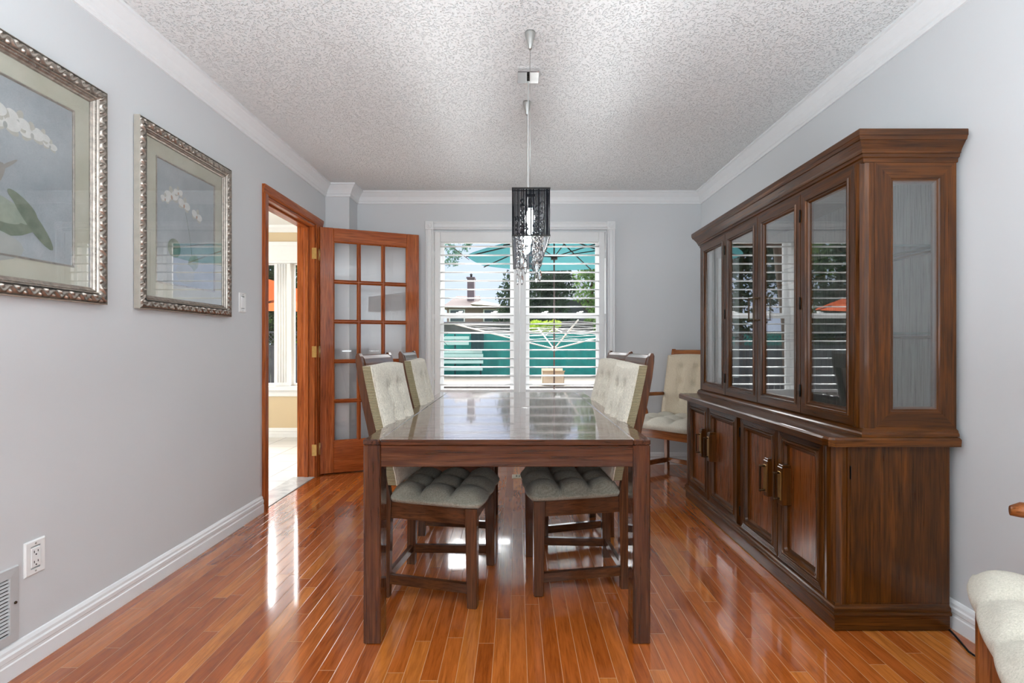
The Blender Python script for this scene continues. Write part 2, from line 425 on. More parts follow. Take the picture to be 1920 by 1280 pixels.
rel(MB().box(XL-.14, XL+.002, DY0+.016, DY1-.016, DZ-.018, DZ).box(XL-.08, XL-.045, DY0+.016, DY1-.016, DZ-.03, DZ-.016).build('head_jamb', FIR[1], t), t)
for z in (.218, 1.008, 1.798):
    o = MB().box(-1.640, -1.602, DY1-.0205, DY1-.017, z-.045, z+.045, .0005)
    for dx in (-.012, .012):
        for dz in (-.03, 0, .03): o.lathe([(.0035, 0), (.003, .001)], (-1.621+dx, DY1-.0205, z+dz), 8, Matrix.Rotation(PI/2, 4, 'X'))
    rel(o.build('hinge_leaf', HINGEB, t), t)['label'] = 'brass hinge leaf'
struct(MB().box(XL-.17, XL+.0, DY0+.018, DY1-.018, -.02, .006, .003).build('threshold', MARBLE), 'grey marble threshold in the doorway')

# ---- the open French door
HX, HY = XL+.02, 4.13
EX, EY = -.853, 4.44
DW = math.hypot(EX-HX, EY-HY); DA = math.atan2(EY-HY, EX-HX)
door = empty('door_1', (HX, HY, .008), DA, 'open fir French door of fifteen small glass panes', kind='structure')
ST, TR, BR, TH = .105, .112, .262, .035
for a in (0, DW-ST): MB().box(a, a+ST, 0, TH, 0, DZ-.012).build('stile', FIR[2], door)
for a, b_ in ((DZ-.012-TR, DZ-.012), (0, BR)): MB().box(ST, DW-ST, .001, TH-.001, a, b_).build('rail', FIR[0], door)
gx0, gx1, gz0, gz1 = ST, DW-ST, BR, DZ-.012-TR
m = MB(); mw = .022
for i in range(1, 3):
    x = gx0+(gx1-gx0)*i/3; m.prism([(-mw/2, .012), (-.003, .003), (.003, .003), (mw/2, .012), (mw/2, TH-.012), (.003, TH-.003), (-.003, TH-.003), (-mw/2, TH-.012)], lambda a, b: Vector((x+a, b, gz0)), lambda a, b: Vector((x+a, b, gz1)))
m.build('muntin', FIR[2], door)
m = MB()
for i in range(1, 5):
    z = gz0+(gz1-gz0)*i/5; m.prism([(-mw/2, .012), (-.003, .0025), (.003, .0025), (mw/2, .012), (mw/2, TH-.012), (.003, TH-.0025), (-.003, TH-.0025), (-mw/2, TH-.012)], lambda a, b: Vector((gx0, b, z+a)), lambda a, b: Vector((gx1, b, z+a)))
m.build('muntin', FIR[0], door)
m = MB()
for i in range(3):
    for j in range(5):
        a0 = gx0+(gx1-gx0)*i/3; a1 = gx0+(gx1-gx0)*(i+1)/3; b0 = gz0+(gz1-gz0)*j/5; b1 = gz0+(gz1-gz0)*(j+1)/5
        k = .009
        frame(m, (a0+k*(i > 0), a1-k*(i < 2), b0+k*(j > 0), b1-k*(j < 4)), [(0, .004), (.007, .009), (.008, .014), (0, .014)], lambda a, b, h: Vector((a, h, b)))
m.build('glazing_bead', FIR[2], door)
m = MB().box(gx0-.004, gx1+.004, TH/2-.002, TH/2+.002, gz0-.004, gz1+.004, 0); m.build('pane', GLASS, door)
for z in (.21, 1.0, 1.79):
    h = MB().box(-.028, 0.0, -.003, .0005, z-.045, z+.045, .0005).tube([(-.002, -.005, z-.048), (-.002, -.005, z+.048)], .0055, 8)
    h.build('hinge', HINGEB, door)['label'] = 'brass door hinge'

# ---- window with casing, sashes
win = empty('window_1', ((WX0+WX1)/2, YB, WZ0), 0, 'double-hung pair of white windows with moulded casing and corner rosettes', kind='structure')
cx0, cx1, czt, czb, cw = -.807, .878, 2.158, .50, .070
m = MB(); prof = [(0, 0), (.018, .0), (.018, .018), (.026, .020), (.026, .05), (.016, .05), (.016, .056), (.026, .056), (.026, .07)]
def cas(h, s): return [(s*0, 0), (s*0, .022), (s*.008, .026), (s*.018, .018), (s*.022, .026), (s*.048, .026), (s*.052, .018), (s*.062, .026), (s*.070, .022), (s*.070, 0)]
for x, s in ((cx0, 1), (cx1, -1)):
    m.prism(cas(0, s), lambda a, b: Vector((x+a, YB-b, czb)), lambda a, b: Vector((x+a, YB-b, czt-cw)))
m.prism(cas(0, -1), lambda a, b: Vector((cx0+cw, YB-b, czt+a)), lambda a, b: Vector((cx1-cw, YB-b, czt+a)))
m.box(cx0-.03, cx1+.03, YB-.05, YB, czb-.03, czb, .006).box(cx0, cx1, YB-.02, YB, czb-.09, czb-.03, .004)
rel(m.build('casing', WHITE, win), win)
RX = Matrix.Rotation(PI/2, 4, 'X')
for x in (cx0, cx1-cw):
    m = MB().box(x-.002, x+cw+.002, YB-.032, YB, czt-cw-.002, czt+.002, .003)
    m.lathe([(.027, 0), (.027, .004), (.022, .006), (.019, .002), (.013, .002), (.010, .006), (.0, .008)], (x+cw/2, YB-.032, czt-cw/2), 20, RX)
    rel(m.build('rosette', WHITE, win), win)
m = MB(); yS = 4.62
m.box(WX0, WX0+.03, yS-.02, YB+.19, WZ0, WZ1, .002).box(WX1-.03, WX1, yS-.02, YB+.19, WZ0, WZ1, .002).box(WX0, WX1, yS-.02, YB+.19, WZ1-.03, WZ1, .002).box(WX0, WX1, yS-.02, YB+.19, WZ0, WZ0+.03, .002)
m.box(-.012, .075, yS-.02, YB+.19, WZ0, WZ1, .002)
rel(m.build('window_frame', WHITE, win), win)
for (a0, a1) in ((WX0+.03, -.012), (.075, WX1-.03)):
    for (z0, z1, y, nm) in ((1.31, WZ1-.03, yS+.06, 'u'), (WZ0+.03, 1.35, yS+.02, 'l')):
        m = MB(); bw = .045
        frame(m, (a0, a1, z0, z1), [(0, 0), (0, -.03), (bw-.012, -.03), (bw-.004, -.022), (bw, -.012), (bw, 0)], lambda a, b, h: Vector((a, y-h-.03, b)))
        sash = rel(m.build('sash', WHITE, win), win)
        m = MB().box(a0+bw-.004, a1-bw+.004, y-.016, y-.012, z0+bw-.004, z1-bw+.004, 0); m.build('pane', GLASS_WIN, sash)
        if nm == 'l':
            for q in (.26, .72):
                x = a0+(a1-a0)*q
                m = MB().box(x-.025, x+.025, y-.028, y-.002, z1, z1+.012, .004).tube([(x, y-.02, z1+.014), (x+.035, y-.026, z1+.016)], .006, 8)
                m.build('sash_lock', PLASTIC, sash)

# ---- plantation shutters
PITCH = .0765
def shutter(x0, x1, label):
    r = empty('window_shutter', (x0, YB-.012, .62), 0, label, 'shutter', 'white shutters at the dining room window')
    o = Vector(r.location); zb, zt = .667, 1.974
    P = lambda mb, nm, mt: rel(mb.build(nm, mt, r), r)
    for a in (x0-.052, x1): P(MB().box(a, a+.052, YB-.028, YB+.004, .575, 2.064, .004), 'stile', SHUTW)
    for a, b_ in ((zt, 2.064), (.575, zb)): P(MB().box(x0, x1, YB-.027, YB+.003, a, b_, .004), 'rail', SHUTW)
    m = MB(); n = 17
    for k in range(n):
        zc = zt-.037-(k*PITCH); tilt = math.radians(3.5); R = []
        for x in (x0+.001, x1-.001):
            ring = []
            for j in range(12):
                t_ = 2*PI*j/12; a = .0445*math.cos(t_); b = .0055*math.sin(t_)
                ring.append(Vector((x, YB-.012+a*math.cos(tilt)-b*math.sin(tilt), zc+a*math.sin(tilt)+b*math.cos(tilt))))
            R.append(ring)
        m.rings(R, True, True, True, 0, True)
    P(m, 'louvers', SHUTW)
    for z in (.78, 1.31, 1.86):
        xx = x0-.052 if x0 < 0 else x1+.052
        P(MB().tube([(xx, YB-.032, z-.03), (xx, YB-.032, z+.03)], .004, 6).box(xx-.012, xx+.012, YB-.031, YB-.028, z-.028, z+.028, .0005), 'hinge', SHUTW)
    return r
shutter(-.673, -.022, 'left of the two white plantation shutters, louvers open in front of the window')
shutter(.085, .732, 'right of the two white plantation shutters, louvers open, nearer the china cabinet')
m = MB(); fr = (-.737, .802, .555, 2.07)
frame(m, fr, [(0, 0), (0, .026), (.006, .03), (.010, .026), (.0105, 0)], lambda a, b, h: Vector((a, YB-h, b)))
struct(m.build('trim_3', WHITE), 'thin white shutter frame inside the window casing')

# ================================================================== SETTING: breakfast room beyond the doorway
BX0, BY0, BY1 = -5.0, 2.4, 5.85
struct(MB().box(BX0, XL-.14, BY0, BY1, -.12, 0, 0).box(XL-.14, XL, DY0, DY1, -.12, -.021, 0).build('floor_breakfast', TILE), 'pale square floor tiles beyond the doorway')
struct(MB().box(BX0-.1, XL-.14, BY0-.1, BY1+.2, 2.435, 2.6, 0).build('ceiling_breakfast', plain('white_ceiling_paint', 'ededed', .8, vary=.01, bump=0)), 'white ceiling beyond the doorway')
bx0, bx1, bz0, bz1 = -3.40, -2.02, .59, 2.02
b = MB(); b.box(BX0, bx0, BY1, BY1+.16, 0, 2.435, 0).box(bx1, XL-.14, BY1, BY1+.16, 0, 2.435, 0).box(bx0, bx1, BY1, BY1+.16, 0, bz0, 0).box(bx0, bx1, BY1, BY1+.16, bz1, 2.435, 0)
struct(b.build('wall_breakfast_back', BEIGE), 'beige wall below the white window beyond the doorway')
struct(MB().box(BX0-.12, BX0, BY0, BY1, 0, 2.435, 0).box(BX0, XL-.14, BY0-.1, BY0, 0, 2.435, 0).box(XL-.14, XL-.02, YB+.2, BY1+.16, 0, 2.435, 0).build('wall_breakfast_side', BEIGE), 'beige side walls beyond the doorway')
struct(sweep(MB(), [(XL-.14, BY1), (BX0, BY1)], base).build('baseboard_breakfast', WHITE), 'white baseboard beyond the doorway')
struct(sweep(MB(), [(XL-.14, BY1), (BX0, BY1)], [(0, 2.36), (.01, 2.36), (.016, 2.37), (.05, 2.41), (.06, 2.435), (0, 2.435)]).build('trim_4', WHITE), 'white crown moulding beyond the doorway')
w2 = empty('window_2', (-2.7, BY1, .47), 0, 'white casement window with fluted mullion beyond the doorway', kind='structure')
m = MB()
m.box(bx0-.09, bx1+.09, BY1-.03, BY1, bz1-.02, 2.245, .004).box(bx0-.10, bx1+.10, BY1-.045, BY1, 2.20, 2.247, .005).box(bx0-.1, bx1+.1, BY1-.04, BY1, 2.0, 2.03, .004)
m.box(bx0-.09, bx0, BY1-.03, BY1, bz0, bz1, .004).box(bx1, bx1+.09, BY1-.03, BY1, bz0, bz1, .004)
m.box(bx0-.12, bx1+.12, BY1-.08, BY1+.02, bz0-.05, bz0, .006).box(bx0-.09, bx1+.09, BY1-.025, BY1, bz0-.12, bz0-.05, .004)
rel(m.build('casing', WHITE, w2), w2)
m = MB(); m.box(-2.785, -2.602, BY1-.02, BY1+.1, bz0, bz1, .003)
for x in (-2.745, -2.715, -2.685, -2.655): m.tube([(x, BY1-.02, bz0+.04), (x, BY1-.02, bz1-.03)], .010, 8)
rel(m.build('mullion', WHITE, w2), w2)
for a0, a1 in ((bx0, -2.785), (-2.602, bx1)):
    m = MB(); frame(m, (a0, a1, bz0, bz1), [(0, .0), (0, .03), (.022, .03), (.028, .022), (.028, 0)], lambda a, b, h: Vector((a, BY1+.06-h, b)))
    s = rel(m.build('sash', WHITE, w2), w2); MB().box(a0+.026, a1-.026, BY1+.044, BY1+.048, bz0+.026, bz1-.026, 0).build('pane', GLASS_WIN, s)

# ================================================================== DINING TABLE
TX0, TX1, TY0, TY1, TZ = -.545, .478, 1.80, 3.60, .728
tb = empty('dining_table', ((TX0+TX1)/2, (TY0+TY1)/2, 0), 0, 'long dark oak dining table with block legs in the middle of the room', 'table')
P = lambda mb, nm, mt: rel(mb.build(nm, mt, tb), tb)
LW = .062; EB = .045
for xa in (TX0, TX1-LW+.0008): P(MB().box(xa, xa+LW-.0008, TY0, TY1, TZ-.02, TZ, .0035), 'border_board', TABLE[1])
ym = 2.72
m = MB()
for y0, y1 in ((TY0, TY0+EB), (TY0+EB, ym), (ym, TY1-EB), (TY1-EB, TY1)):
    m.box(TX0+LW, TX1-LW, y0+.0006, y1-.0006, TZ-.02, TZ-.0004, .0012)
P(m, 'tabletop', TABLE[0])
for ya in (TY0+.004, TY1-.028): P(MB().box(TX0+LW, TX1-LW, ya, ya+.024, TZ-.098, TZ-.021, .002), 'end_apron', TABLE[0])
for xa in (TX0+.004, TX1-.028): P(MB().box(xa, xa+.024, TY0+LW, TY1-LW, TZ-.098, TZ-.021, .002), 'side_apron', TABLE[1])
for x in (TX0+.001, TX1-LW-.001):
    for y in (TY0+.001, TY1-LW-.001): P(MB().box(x, x+LW, y, y+LW+.02, 0, TZ-.0205, .0035), 'leg', TABLE[2])

# ================================================================== CHAIRS
def sstep(t): t = max(0, min(1, t)); return t*t*(3-2*t)
def tuft_cushion(mb, corner, z0, zt, nu=3, nv=3, N=10, bulge=.026, mi=0, rim=.022):
    """corner(u, v) -> (x, y) of the plan, u, v in 0..1; tufted top, bulging side"""
    U, V = nu*N, nv*N; T = []
    for i in range(U+1):
        row = []
        for j in range(V+1):
            u, v = i/U, j/V
            pu, pv = abs(math.sin(PI*u*nu)), abs(math.sin(PI*v*nv))
            puff = (pu**.55)*(pv**.55)
            e = min(u, 1-u)*nu; f = min(v, 1-v)*nv
            edge = math.sqrt(max(0, 1-(1-min(1, e/.35))**2))*math.sqrt(max(0, 1-(1-min(1, f/.35))**2))
            inner = 1-.62*(1-pu**.8) if 0 < i < U else 1
            inner2 = 1-.62*(1-pv**.8) if 0 < j < V else 1
            x, y = corner(u, v)
            zz = zt-rim+rim*edge+bulge*puff*min(1, edge+.2)-.012*(2-inner-inner2)*edge
            row.append(Vector((x, y, zz)))
        T.append(row)
    n = len(mb.v); vs = [p for r in T for p in r]
    fs = [(i*(V+1)+j, (i+1)*(V+1)+j, (i+1)*(V+1)+j+1, i*(V+1)+j+1) for i in range(U) for j in range(V)]
    mb.add(vs, fs, mi, True)
    # side wall
    idx = [(i, 0) for i in range(U)]+[(U, j) for j in range(V)]+[(i, V) for i in range(U, 0, -1)]+[(0, j) for j in range(V, 0, -1)]
    cx, cy = corner(.5, .5); R = []
    for t_ in (0, .15, .35, .6, .85, 1.0):
        ring = []
        for (i, j) in idx:
            p = T[i][j]; u, v = i/U, j/V
            s = u*nu if j in (0, V) else v*nv
            pk = abs(math.sin(PI*s))**.5
            d = Vector((p.x-cx, p.y-cy)); d.normalize()
            o = math.sin(PI*t_**.8)*(.004+.011*pk)-.004*t_
            ring.append(Vector((p.x+d.x*o, p.y+d.y*o, p.z+(z0-p.z)*t_)))
        R.append(ring)
    mb.rings(R, True, False, True, mi, True)
    return mb
def taper_leg(mb, x, y, w0, w1, z0, z1, dx=0, dy=0):
    """square leg, w0 at the foot, w1 at the top, foot shifted by dx, dy"""
    R = []
    for z, w, ox, oy in ((z0, w0-.004, dx, dy), (z0+.004, w0, dx, dy), (z1, w1, 0, 0)):
        h = w/2; c = .003
        R.append([Vector((x+ox+a, y+oy+b_, z)) for a, b_ in ((h, -h+c), (h, h-c), (h-c, h), (-h+c, h), (-h, h-c), (-h, -h+c), (-h+c, -h), (h-c, -h))])
    return mb.rings(R, True, True, True)
POST = [(-.207, 0, .040), (-.203, .20, .042), (-.200, .40, .044), (-.218, .52, .042), (-.252, .66, .040), (-.286, .80, .036), (-.310, .92, .032), (-.321, .99, .028), (-.325, 1.015, .022), (-.326, 1.027, .010)]
def post_x(z):
    for (x0, z0, _), (x1, z1, _) in zip(POST, POST[1:]):
        if z0 <= z <= z1: return x0+(x1-x0)*(z-z0)/(z1-z0)
    return POST[-1][0]
def make_chair(name, fw, rw, woods, mats, arms=False, depth=.40, label='', cat='chair', group=None):
    """local +X is the way the sitter faces; fw/rw are half widths outside the front and rear legs"""
    r = empty(name, (0, 0, 0), 0, label, cat, group)
    hx_ = depth/2; mseat, mback, mrib = mats
    for s in (-1, 1):
        taper_leg(MB(), hx_-.025, s*(fw-.025), .040, .050, 0, .403, .004, s*.002).build('leg', woods[2], r)
        m = MB(); R = []
        for x, z, d in POST:
            t_ = .015; R.append([Vector((x+a*d/2+(-hx_+.2), s*(rw-.015)+b_*t_, z)) for a, b_ in ((1, -.9), (1, .9), (.9, 1), (-.9, 1), (-1, .9), (-1, -.9), (-.9, -1), (.9, -1))])
        m.rings(R, True, True, True); m.build('back_post', woods[2], r)
    m = MB()
    for s in (-1, 1):
        y0, y1 = s*(rw-.018), s*(fw-.026)
        m.prism([(.335, -.011), (.335, .011), (.402, .011), (.402, -.011)], lambda z, o: Vector((-hx_+.015, y0+o, z)), lambda z, o: Vector((hx_-.045, y1+o, z)))
    m.box(hx_-.036, hx_-.014, -fw+.045, fw-.045, .335, .402, .002, 1).box(-hx_-.012, -hx_+.012, -rw+.028, rw-.028, .335, .402, .002, 1)
    m.build('seat_frame', [woods[0], woods[1]], r)
    m = MB()
    for s in (-1, 1):
        y0, y1 = s*(rw-.016), s*(fw-.024)
        m.prism([(.056, -.010), (.056, .010), (.094, .010), (.094, -.010)], lambda z, o: Vector((-hx_+.012, y0+o, z)), lambda z, o: Vector((hx_-.040, y1+o, z)))
    m.box(-hx_-.015, -hx_+.005, -rw+.028, rw-.028, .058, .094, .002, 1)
    m.build('stretcher', [woods[0], woods[1]], r)
    # top rail: rounded board between the posts
    m = MB(); R = []
    for y in (-rw+.0285, rw-.0285):
        ring = []
        for (a, z) in ((.014, .925), (.017, .955), (.018, .985), (.015, 1.005), (.007, 1.018), (-.004, 1.021), (-.012, 1.010), (-.013, .925)):
            ring.append(Vector((post_x(z)+a+(-hx_+.2), y, z)))
        R.append(ring)
    m.rings(R, True, True, True, 0, False); m.build('top_rail', woods[1], r)
    # seat cushion
    b0, b1 = -hx_+.012, hx_+.018
    def corner(u, v):
        a, b_ = 2*u-1, 2*v-1; a, b_ = a*(1-.055*b_**6), b_*(1-.055*a**6); u, v = (a+1)/2, (b_+1)/2
        return (b0+(b1-b0)*u, (2*v-1)*((rw+.004)+(fw+.004-rw)*u))
    tuft_cushion(MB(), corner, .404, .475 if arms else .452).build('seat_cushion', mseat, r)
    # back cushion: box cushion following the posts, tufted front, ribbed border
    m = MB(); NZ, NY = 26, 20; z0, z1 = .475, .974; th = .048; bw = rw+.004; F = []
    for i in range(NZ+1):
        u = i/NZ; z = z0+(z1-z0)*u; row = []
        for j in range(NY+1):
            v = j/NY; y = (2*v-1)*bw
            d = 0
            for cu in (.27, .55, .80):
                for cv in (.34, .66):
                    d += .026*math.exp(-(((u-cu)/.045)**2+((v-cv)/.07)**2))
            for cv in (.34, .66): d += .015*math.exp(-((v-cv)/.05)**2)*sstep((u-.08)/.2)*sstep((.9-u)/.15)
            e = min(1, min(v, 1-v)/.06)*min(1, min(u, 1-u)/.04)
            p = th+.018*math.sin(PI*u)**.5*math.sin(PI*v)**.5-d-(1-e)*.006
            row.append(Vector((post_x(z)+POSTD(z)+p-hx_+.2, y, z+(.012*(1-abs(2*v-1)**2) if i == NZ else 0))))
        F.append(row)
    vs = [p for q in F for p in q]; W_ = NY+1
    m.add(vs, [(i*W_+j, i*W_+j+1, (i+1)*W_+j+1, (i+1)*W_+j) for i in range(NZ) for j in range(NY)], 0, True)
    # back face, top and bottom
    bk = lambda z: post_x(z)+POSTD(z)+.001-hx_+.2
    L_ = [[Vector((bk(z0+(z1-z0)*i/NZ), -bw, z0+(z1-z0)*i/NZ)), Vector((bk(z0+(z1-z0)*i/NZ), bw, z0+(z1-z0)*i/NZ))] for i in range(NZ+1)]
    m.rings(L_, False, mi=0)
    m.rings([[Vector((bk(z1), F[NZ][j].y, z1)) for j in range(W_)], F[NZ]], False, mi=0)
    m.rings([[Vector((bk(z0), F[0][j].y, z0)) for j in range(W_)], F[0]], False, mi=0)
    for jj in (0, NY):
        m.rings([[L_[i][0 if jj == 0 else 1] for i in range(NZ+1)], [F[i][jj] for i in range(NZ+1)]], False, mi=1)
    bc = m.build('back_cushion', [mback, mrib], r)
    for jj, s in ((0, -1), (NY, 1)):
        MB().tube([F[i][jj]+Vector((-.001, s*.0015, 0)) for i in range(NZ+1)], .0032, 6).build('piping', mback, bc)
    if arms:
        for s in (-1, 1):
            ya, yb = s*(rw-.005), s*(fw-.012)
            pts = [(-hx_-.045, ya, .642), (-hx_+.08, (ya*.6+yb*.4), .645), (hx_-.17, yb, .648), (hx_-.085, yb*.985, .643), (hx_-.065, yb*.98, .638)]
            R = []
            for k, p in enumerate(pts):
                w_, h_ = ((.012, .015), (.016, .016), (.023, .018), (.025, .019), (.015, .012))[k]
                R.append([Vector((p[0], p[1]+w_*math.cos(2*PI*q/10), p[2]+h_*math.sin(2*PI*q/10))) for q in range(10)])
            a_ = MB().rings(R, True, True, True, 0, True).build('arm', woods[0], r)
            MB().tube([(-.02, s*(rw*.5+fw*.5-.012), .36), (-.005, s*(rw*.5+fw*.5-.004), .5), (.01, s*(fw-.016), .636)], [.015, .014, .013], 8).build('arm_support', woods[2], a_)
    return r
def POSTD(z):
    for (x0, z0, d0), (x1, z1, d1) in zip(POST, POST[1:]):
        if z0 <= z <= z1: return (d0+(d1-d0)*(z-z0)/(z1-z0))/2
    return .01
FM = (F_SEAT, F_BACK, F_RIB)
grp = 'dark oak side chairs tucked under the dining table'
c0 = make_chair('dining_chair', .225, .178, CHAIRW, FM, label='cream-cushioned side chair on the left of the table, nearer the camera', group=grp)
spots = [(-.327, 2.283, -7.7, None),
         (-.318, 2.995, -1, 'cream-cushioned side chair on the left of the table, farther, beside the open French door'),
         (.258, 2.372, 184, 'cream-cushioned side chair on the right of the table, nearer the camera'),
         (.292, 2.945, 189, 'cream-cushioned side chair on the right of the table, farther, nearer the window')]
for i, (x, y, a, lb) in enumerate(spots):
    c = c0 if i == 0 else copy_tree(c0)
    c.location = (x, y, 0); c.rotation_euler = (0, 0, math.radians(a))
    if lb: c['label'] = lb
ga = 'cream cushioned armchairs'
ac = make_chair('armchair', .30, .205, RUST, (F_CSEAT, F_CREAM, F_CREAM), arms=True, depth=.46, label='armchair with cream tufted cushions in the corner behind the china cabinet', cat='armchair', group=ga)
ac.location = (1.265, 4.08, 0); ac.rotation_euler = (0, 0, math.radians(224))
ac2 = copy_tree(ac); ac2['label'] = 'nearest armchair, cut off at the right edge, in front of the walnut cabinets'
ac2.location = (1.245, .98, 0); ac2.rotation_euler = (0, 0, math.radians(145))

# ================================================================== BUFFET (lower cabinet)
def bf(px, Y): return (px-968)*Y/950
bu = empty('buffet_cabinet', (1.40, 2.70, 0), 0, 'long walnut buffet with four panelled doors against the right wall', 'cabinet')
B = lambda mb, nm, mt, par=None: (rel(mb.build(nm, mt, bu), bu) if par is None else mb.build(nm, mt, par))
Y0, Y1, XF, XW = 1.885, 3.535, 1.185, 1.612
poly = [(XW, Y0), (1.218, Y0), (XF+.012, Y0+.03), (XF+.012, Y1-.03), (1.218, Y1), (XW, Y1)]
m = MB().prism(poly, lambda a, b: Vector((a, b, .10)), lambda a, b: Vector((a, b, .689)))
B(m, 'body', HUTCH[2])
# rounded corner posts and side stile
for yy, s in ((Y0, 1), (Y1, -1)):
    m = MB()
    R = []
    pts = [(XF-.004, yy+s*.055), (XF-.006, yy+s*.040), (XF-.001, yy+s*.022), (XF+.010, yy+s*.008), (XF+.026, yy-s*.001), (XF+.040, yy-s*.004), (XF+.042, yy+s*.002), (XF+.045, yy-s*.004), (XF+.052, yy-s*.004), (XF+.054, yy+s*.01), (XF+.03, yy+s*.055)]
    m.prism(pts, lambda a, b: Vector((a, b, .10)), lambda a, b: Vector((a, b, .689)))
    B(m, 'corner_post', HUTCH[2])
path = [(XW, Y1), (XF, Y1), (XF, Y0), (XW, Y0)]   # left of the path is inside
pl = [(-.002, .004), (-.002, .058), (-.010, .060), (-.012, .066), (-.010, .072), (-.006, .074), (-.008, .082), (-.007, .088), (-.001, .092), (.002, .104), (.03, .104), (.03, .004)]
endgrain(B(sweep(MB(), path, pl), 'plinth', HUTCH[1]), HUTCH[0])
ct = [(XW+.012, Y0-.028), (1.168, Y0-.028), (1.152, Y0-.018), (1.146, Y0+.006), (1.146, Y1+.015), (1.155, Y1+.028), (XW+.012, Y1+.028)]
m = MB()
def ins(p, d): return offset_path(p, d, True)
ccw = ct[::-1]
R = [[Vector((q.x, q.y, z)) for q in ins(ccw, -d)] for d, z in ((0, .690), (0.004, .6905), (.005, .716), (.001, .7235), (-.004, .725))]
m.rings(R, True, True, True); endgrain(B(m, 'top', HUTCH[1]), HUTCH[0])
mid = 2.70
lows = [(1.945, 2.283), (2.291, 2.664), (2.708, 3.110), (3.120, 3.475)]
def low_door(y0, y1, handle_low):
    m = MB(); z0, z1 = .108, .684; f = lambda a, b, h: Vector((XF+.012-h, a, b)); n = 6
    prof = [(0, 0, .0005), (0, .016, .0005)]
    d = .002
    for k in range(5): prof += [(d, .018, .0008), (d+.0045, .0185, .0008), (d+.005, .0145, .0008), (d+.0055, .0145, .0008)]; d += .006
    prof += [(.034, .018, .003), (.038, .0215, .010), (.043, .021, .016), (.0455, .016, .018), (.047, .019, .018), (.051, .018, .018), (.056, .006, .016), (.068, .001, .012)]
    frame(m, (y0, y1, z0, z1), prof, f, False, n, rails=1)
    dr = B(m, 'door', [HUTCH[2], HUTCH[1]])
    pm = MB(); frame(pm, (y0, y1, z0, z1), [(.0675, .0012, .012), (.068, .0013, .012)], f, False, n, cap=True)
    pm.build('door_panel', HPANEL[2], dr)['label'] = 'lighter recessed door panel'
    yh = (y0+.060 if handle_low else y1-.060); zc = .447; off = -Vector(bu.location)
    hb = MB().box(XF-.030, XF+.014, yh-.021, yh+.021, zc-.083, zc+.083, .003).box(XF-.026, XF+.014, yh-.017, yh+.017, zc+.083, zc+.092, .002)
    hh = MB(); bp = MB().box(XF-.032, XF-.029, yh-.014, yh+.014, zc-.062, zc+.062, .001, 0)
    for s in (-1, 1): hh.tube([(XF-.030, yh, zc+s*.056), (XF-.054, yh, zc+s*.056)], .0042, 8).sphere((XF-.054, yh, zc+s*.056), .0062)
    hh.box(XF-.0575, XF-.0505, yh-.004, yh+.004, zc-.056, zc+.056, .0015)
    blk = hb.build('handle_block', HUTCH[2], dr)
    hh.build('handle', BRONZE, dr)['label'] = 'dark bronze bail pull'; bp.build('handle_plate', BRASS, dr)['label'] = 'amber brass handle plate'
    return dr
for yy, hl in zip(lows, (False, True, False, True)): low_door(*yy, hl)
for y in (1.937, 2.672, 2.700, 3.481):
    for z in (.18, .60):
        B(MB().tube([(XF+.006, y, z-.025), (XF+.006, y, z+.025)], .004, 8), 'hinge', BLACKM)
B(MB().box(1.2405, 1.243, Y0-.006, Y0+.001, .565, .615, .0005), 'catch_slot', BLACKM)
B(MB().box(1.243, XW-.004, Y0-.002, Y0+.004, .106, .688, .001), 'side_panel', HUTCH[2])

# ================================================================== CHINA HUTCH (upper, glazed)
hu = empty('china_hutch', (1.45, 2.70, .725), 0, 'glazed walnut china hutch standing on the buffet, its glass doors mirroring the window', 'cabinet')
U = lambda mb, nm, mt, par=None: (rel(mb.build(nm, mt, hu), hu) if par is None else mb.build(nm, mt, par))
UX, UW, V0, V1 = 1.275, 1.626, 1.872, 3.535
zb, zt = .756, 1.742
# floor / ceiling boards and the back
U(MB().box(UX+.02, UW-.006, V0+.02, V1-.02, .7255, zb+.004, .001), 'bottom_board', HUTCH[1])
U(MB().box(UX+.01, UW-.002, V0+.012, V1-.012, zt, 1.776, .001), 'top_board', HUTCH[1])
BACKP = wood('cabinet_back_veneer', '86807b', '918b86', '9c9792', axis=2, rough=.30, coat=.6, coat_r=.35)  # grey tone puts the window's sheen on the dark panel into its colour
U(MB().box(UW-.012, UW-.004, V0+.02, V1-.02, zb, zt, 0), 'back_panel', BACKP)
upath = [(UW, V1), (UX+.006, V1), (UX+.006, V0), (UW, V0)]
endgrain(U(sweep(MB(), upath, [(-.014, .7255), (-.014, .736), (-.010, .742), (-.009, .748), (-.002, .753), (.002, .757), (.03, .757), (.03, .7255)]), 'base_moulding', HUTCH[1]), HUTCH[0])
cor = [(.03, 1.738), (-.002, 1.738), (-.004, 1.752), (-.010, 1.756), (-.012, 1.766), (-.016, 1.768), (-.016, 1.774), (-.020, 1.782), (-.036, 1.806), (-.040, 1.808), (-.044, 1.820), (-.046, 1.822), (-.046, 1.842), (-.044, 1.845), (.03, 1.845)]
endgrain(U(sweep(MB(), [(UW+.004, V1), (UX+.008, V1), (UX+.008, V0), (UW+.004, V0)], cor), 'cornice', HUTCH[1]), HUTCH[0])
U(MB().box(UX+.03, UW, V0+.03, V1-.03, 1.83, 1.842, 0), 'top_cover', HUTCH[1])
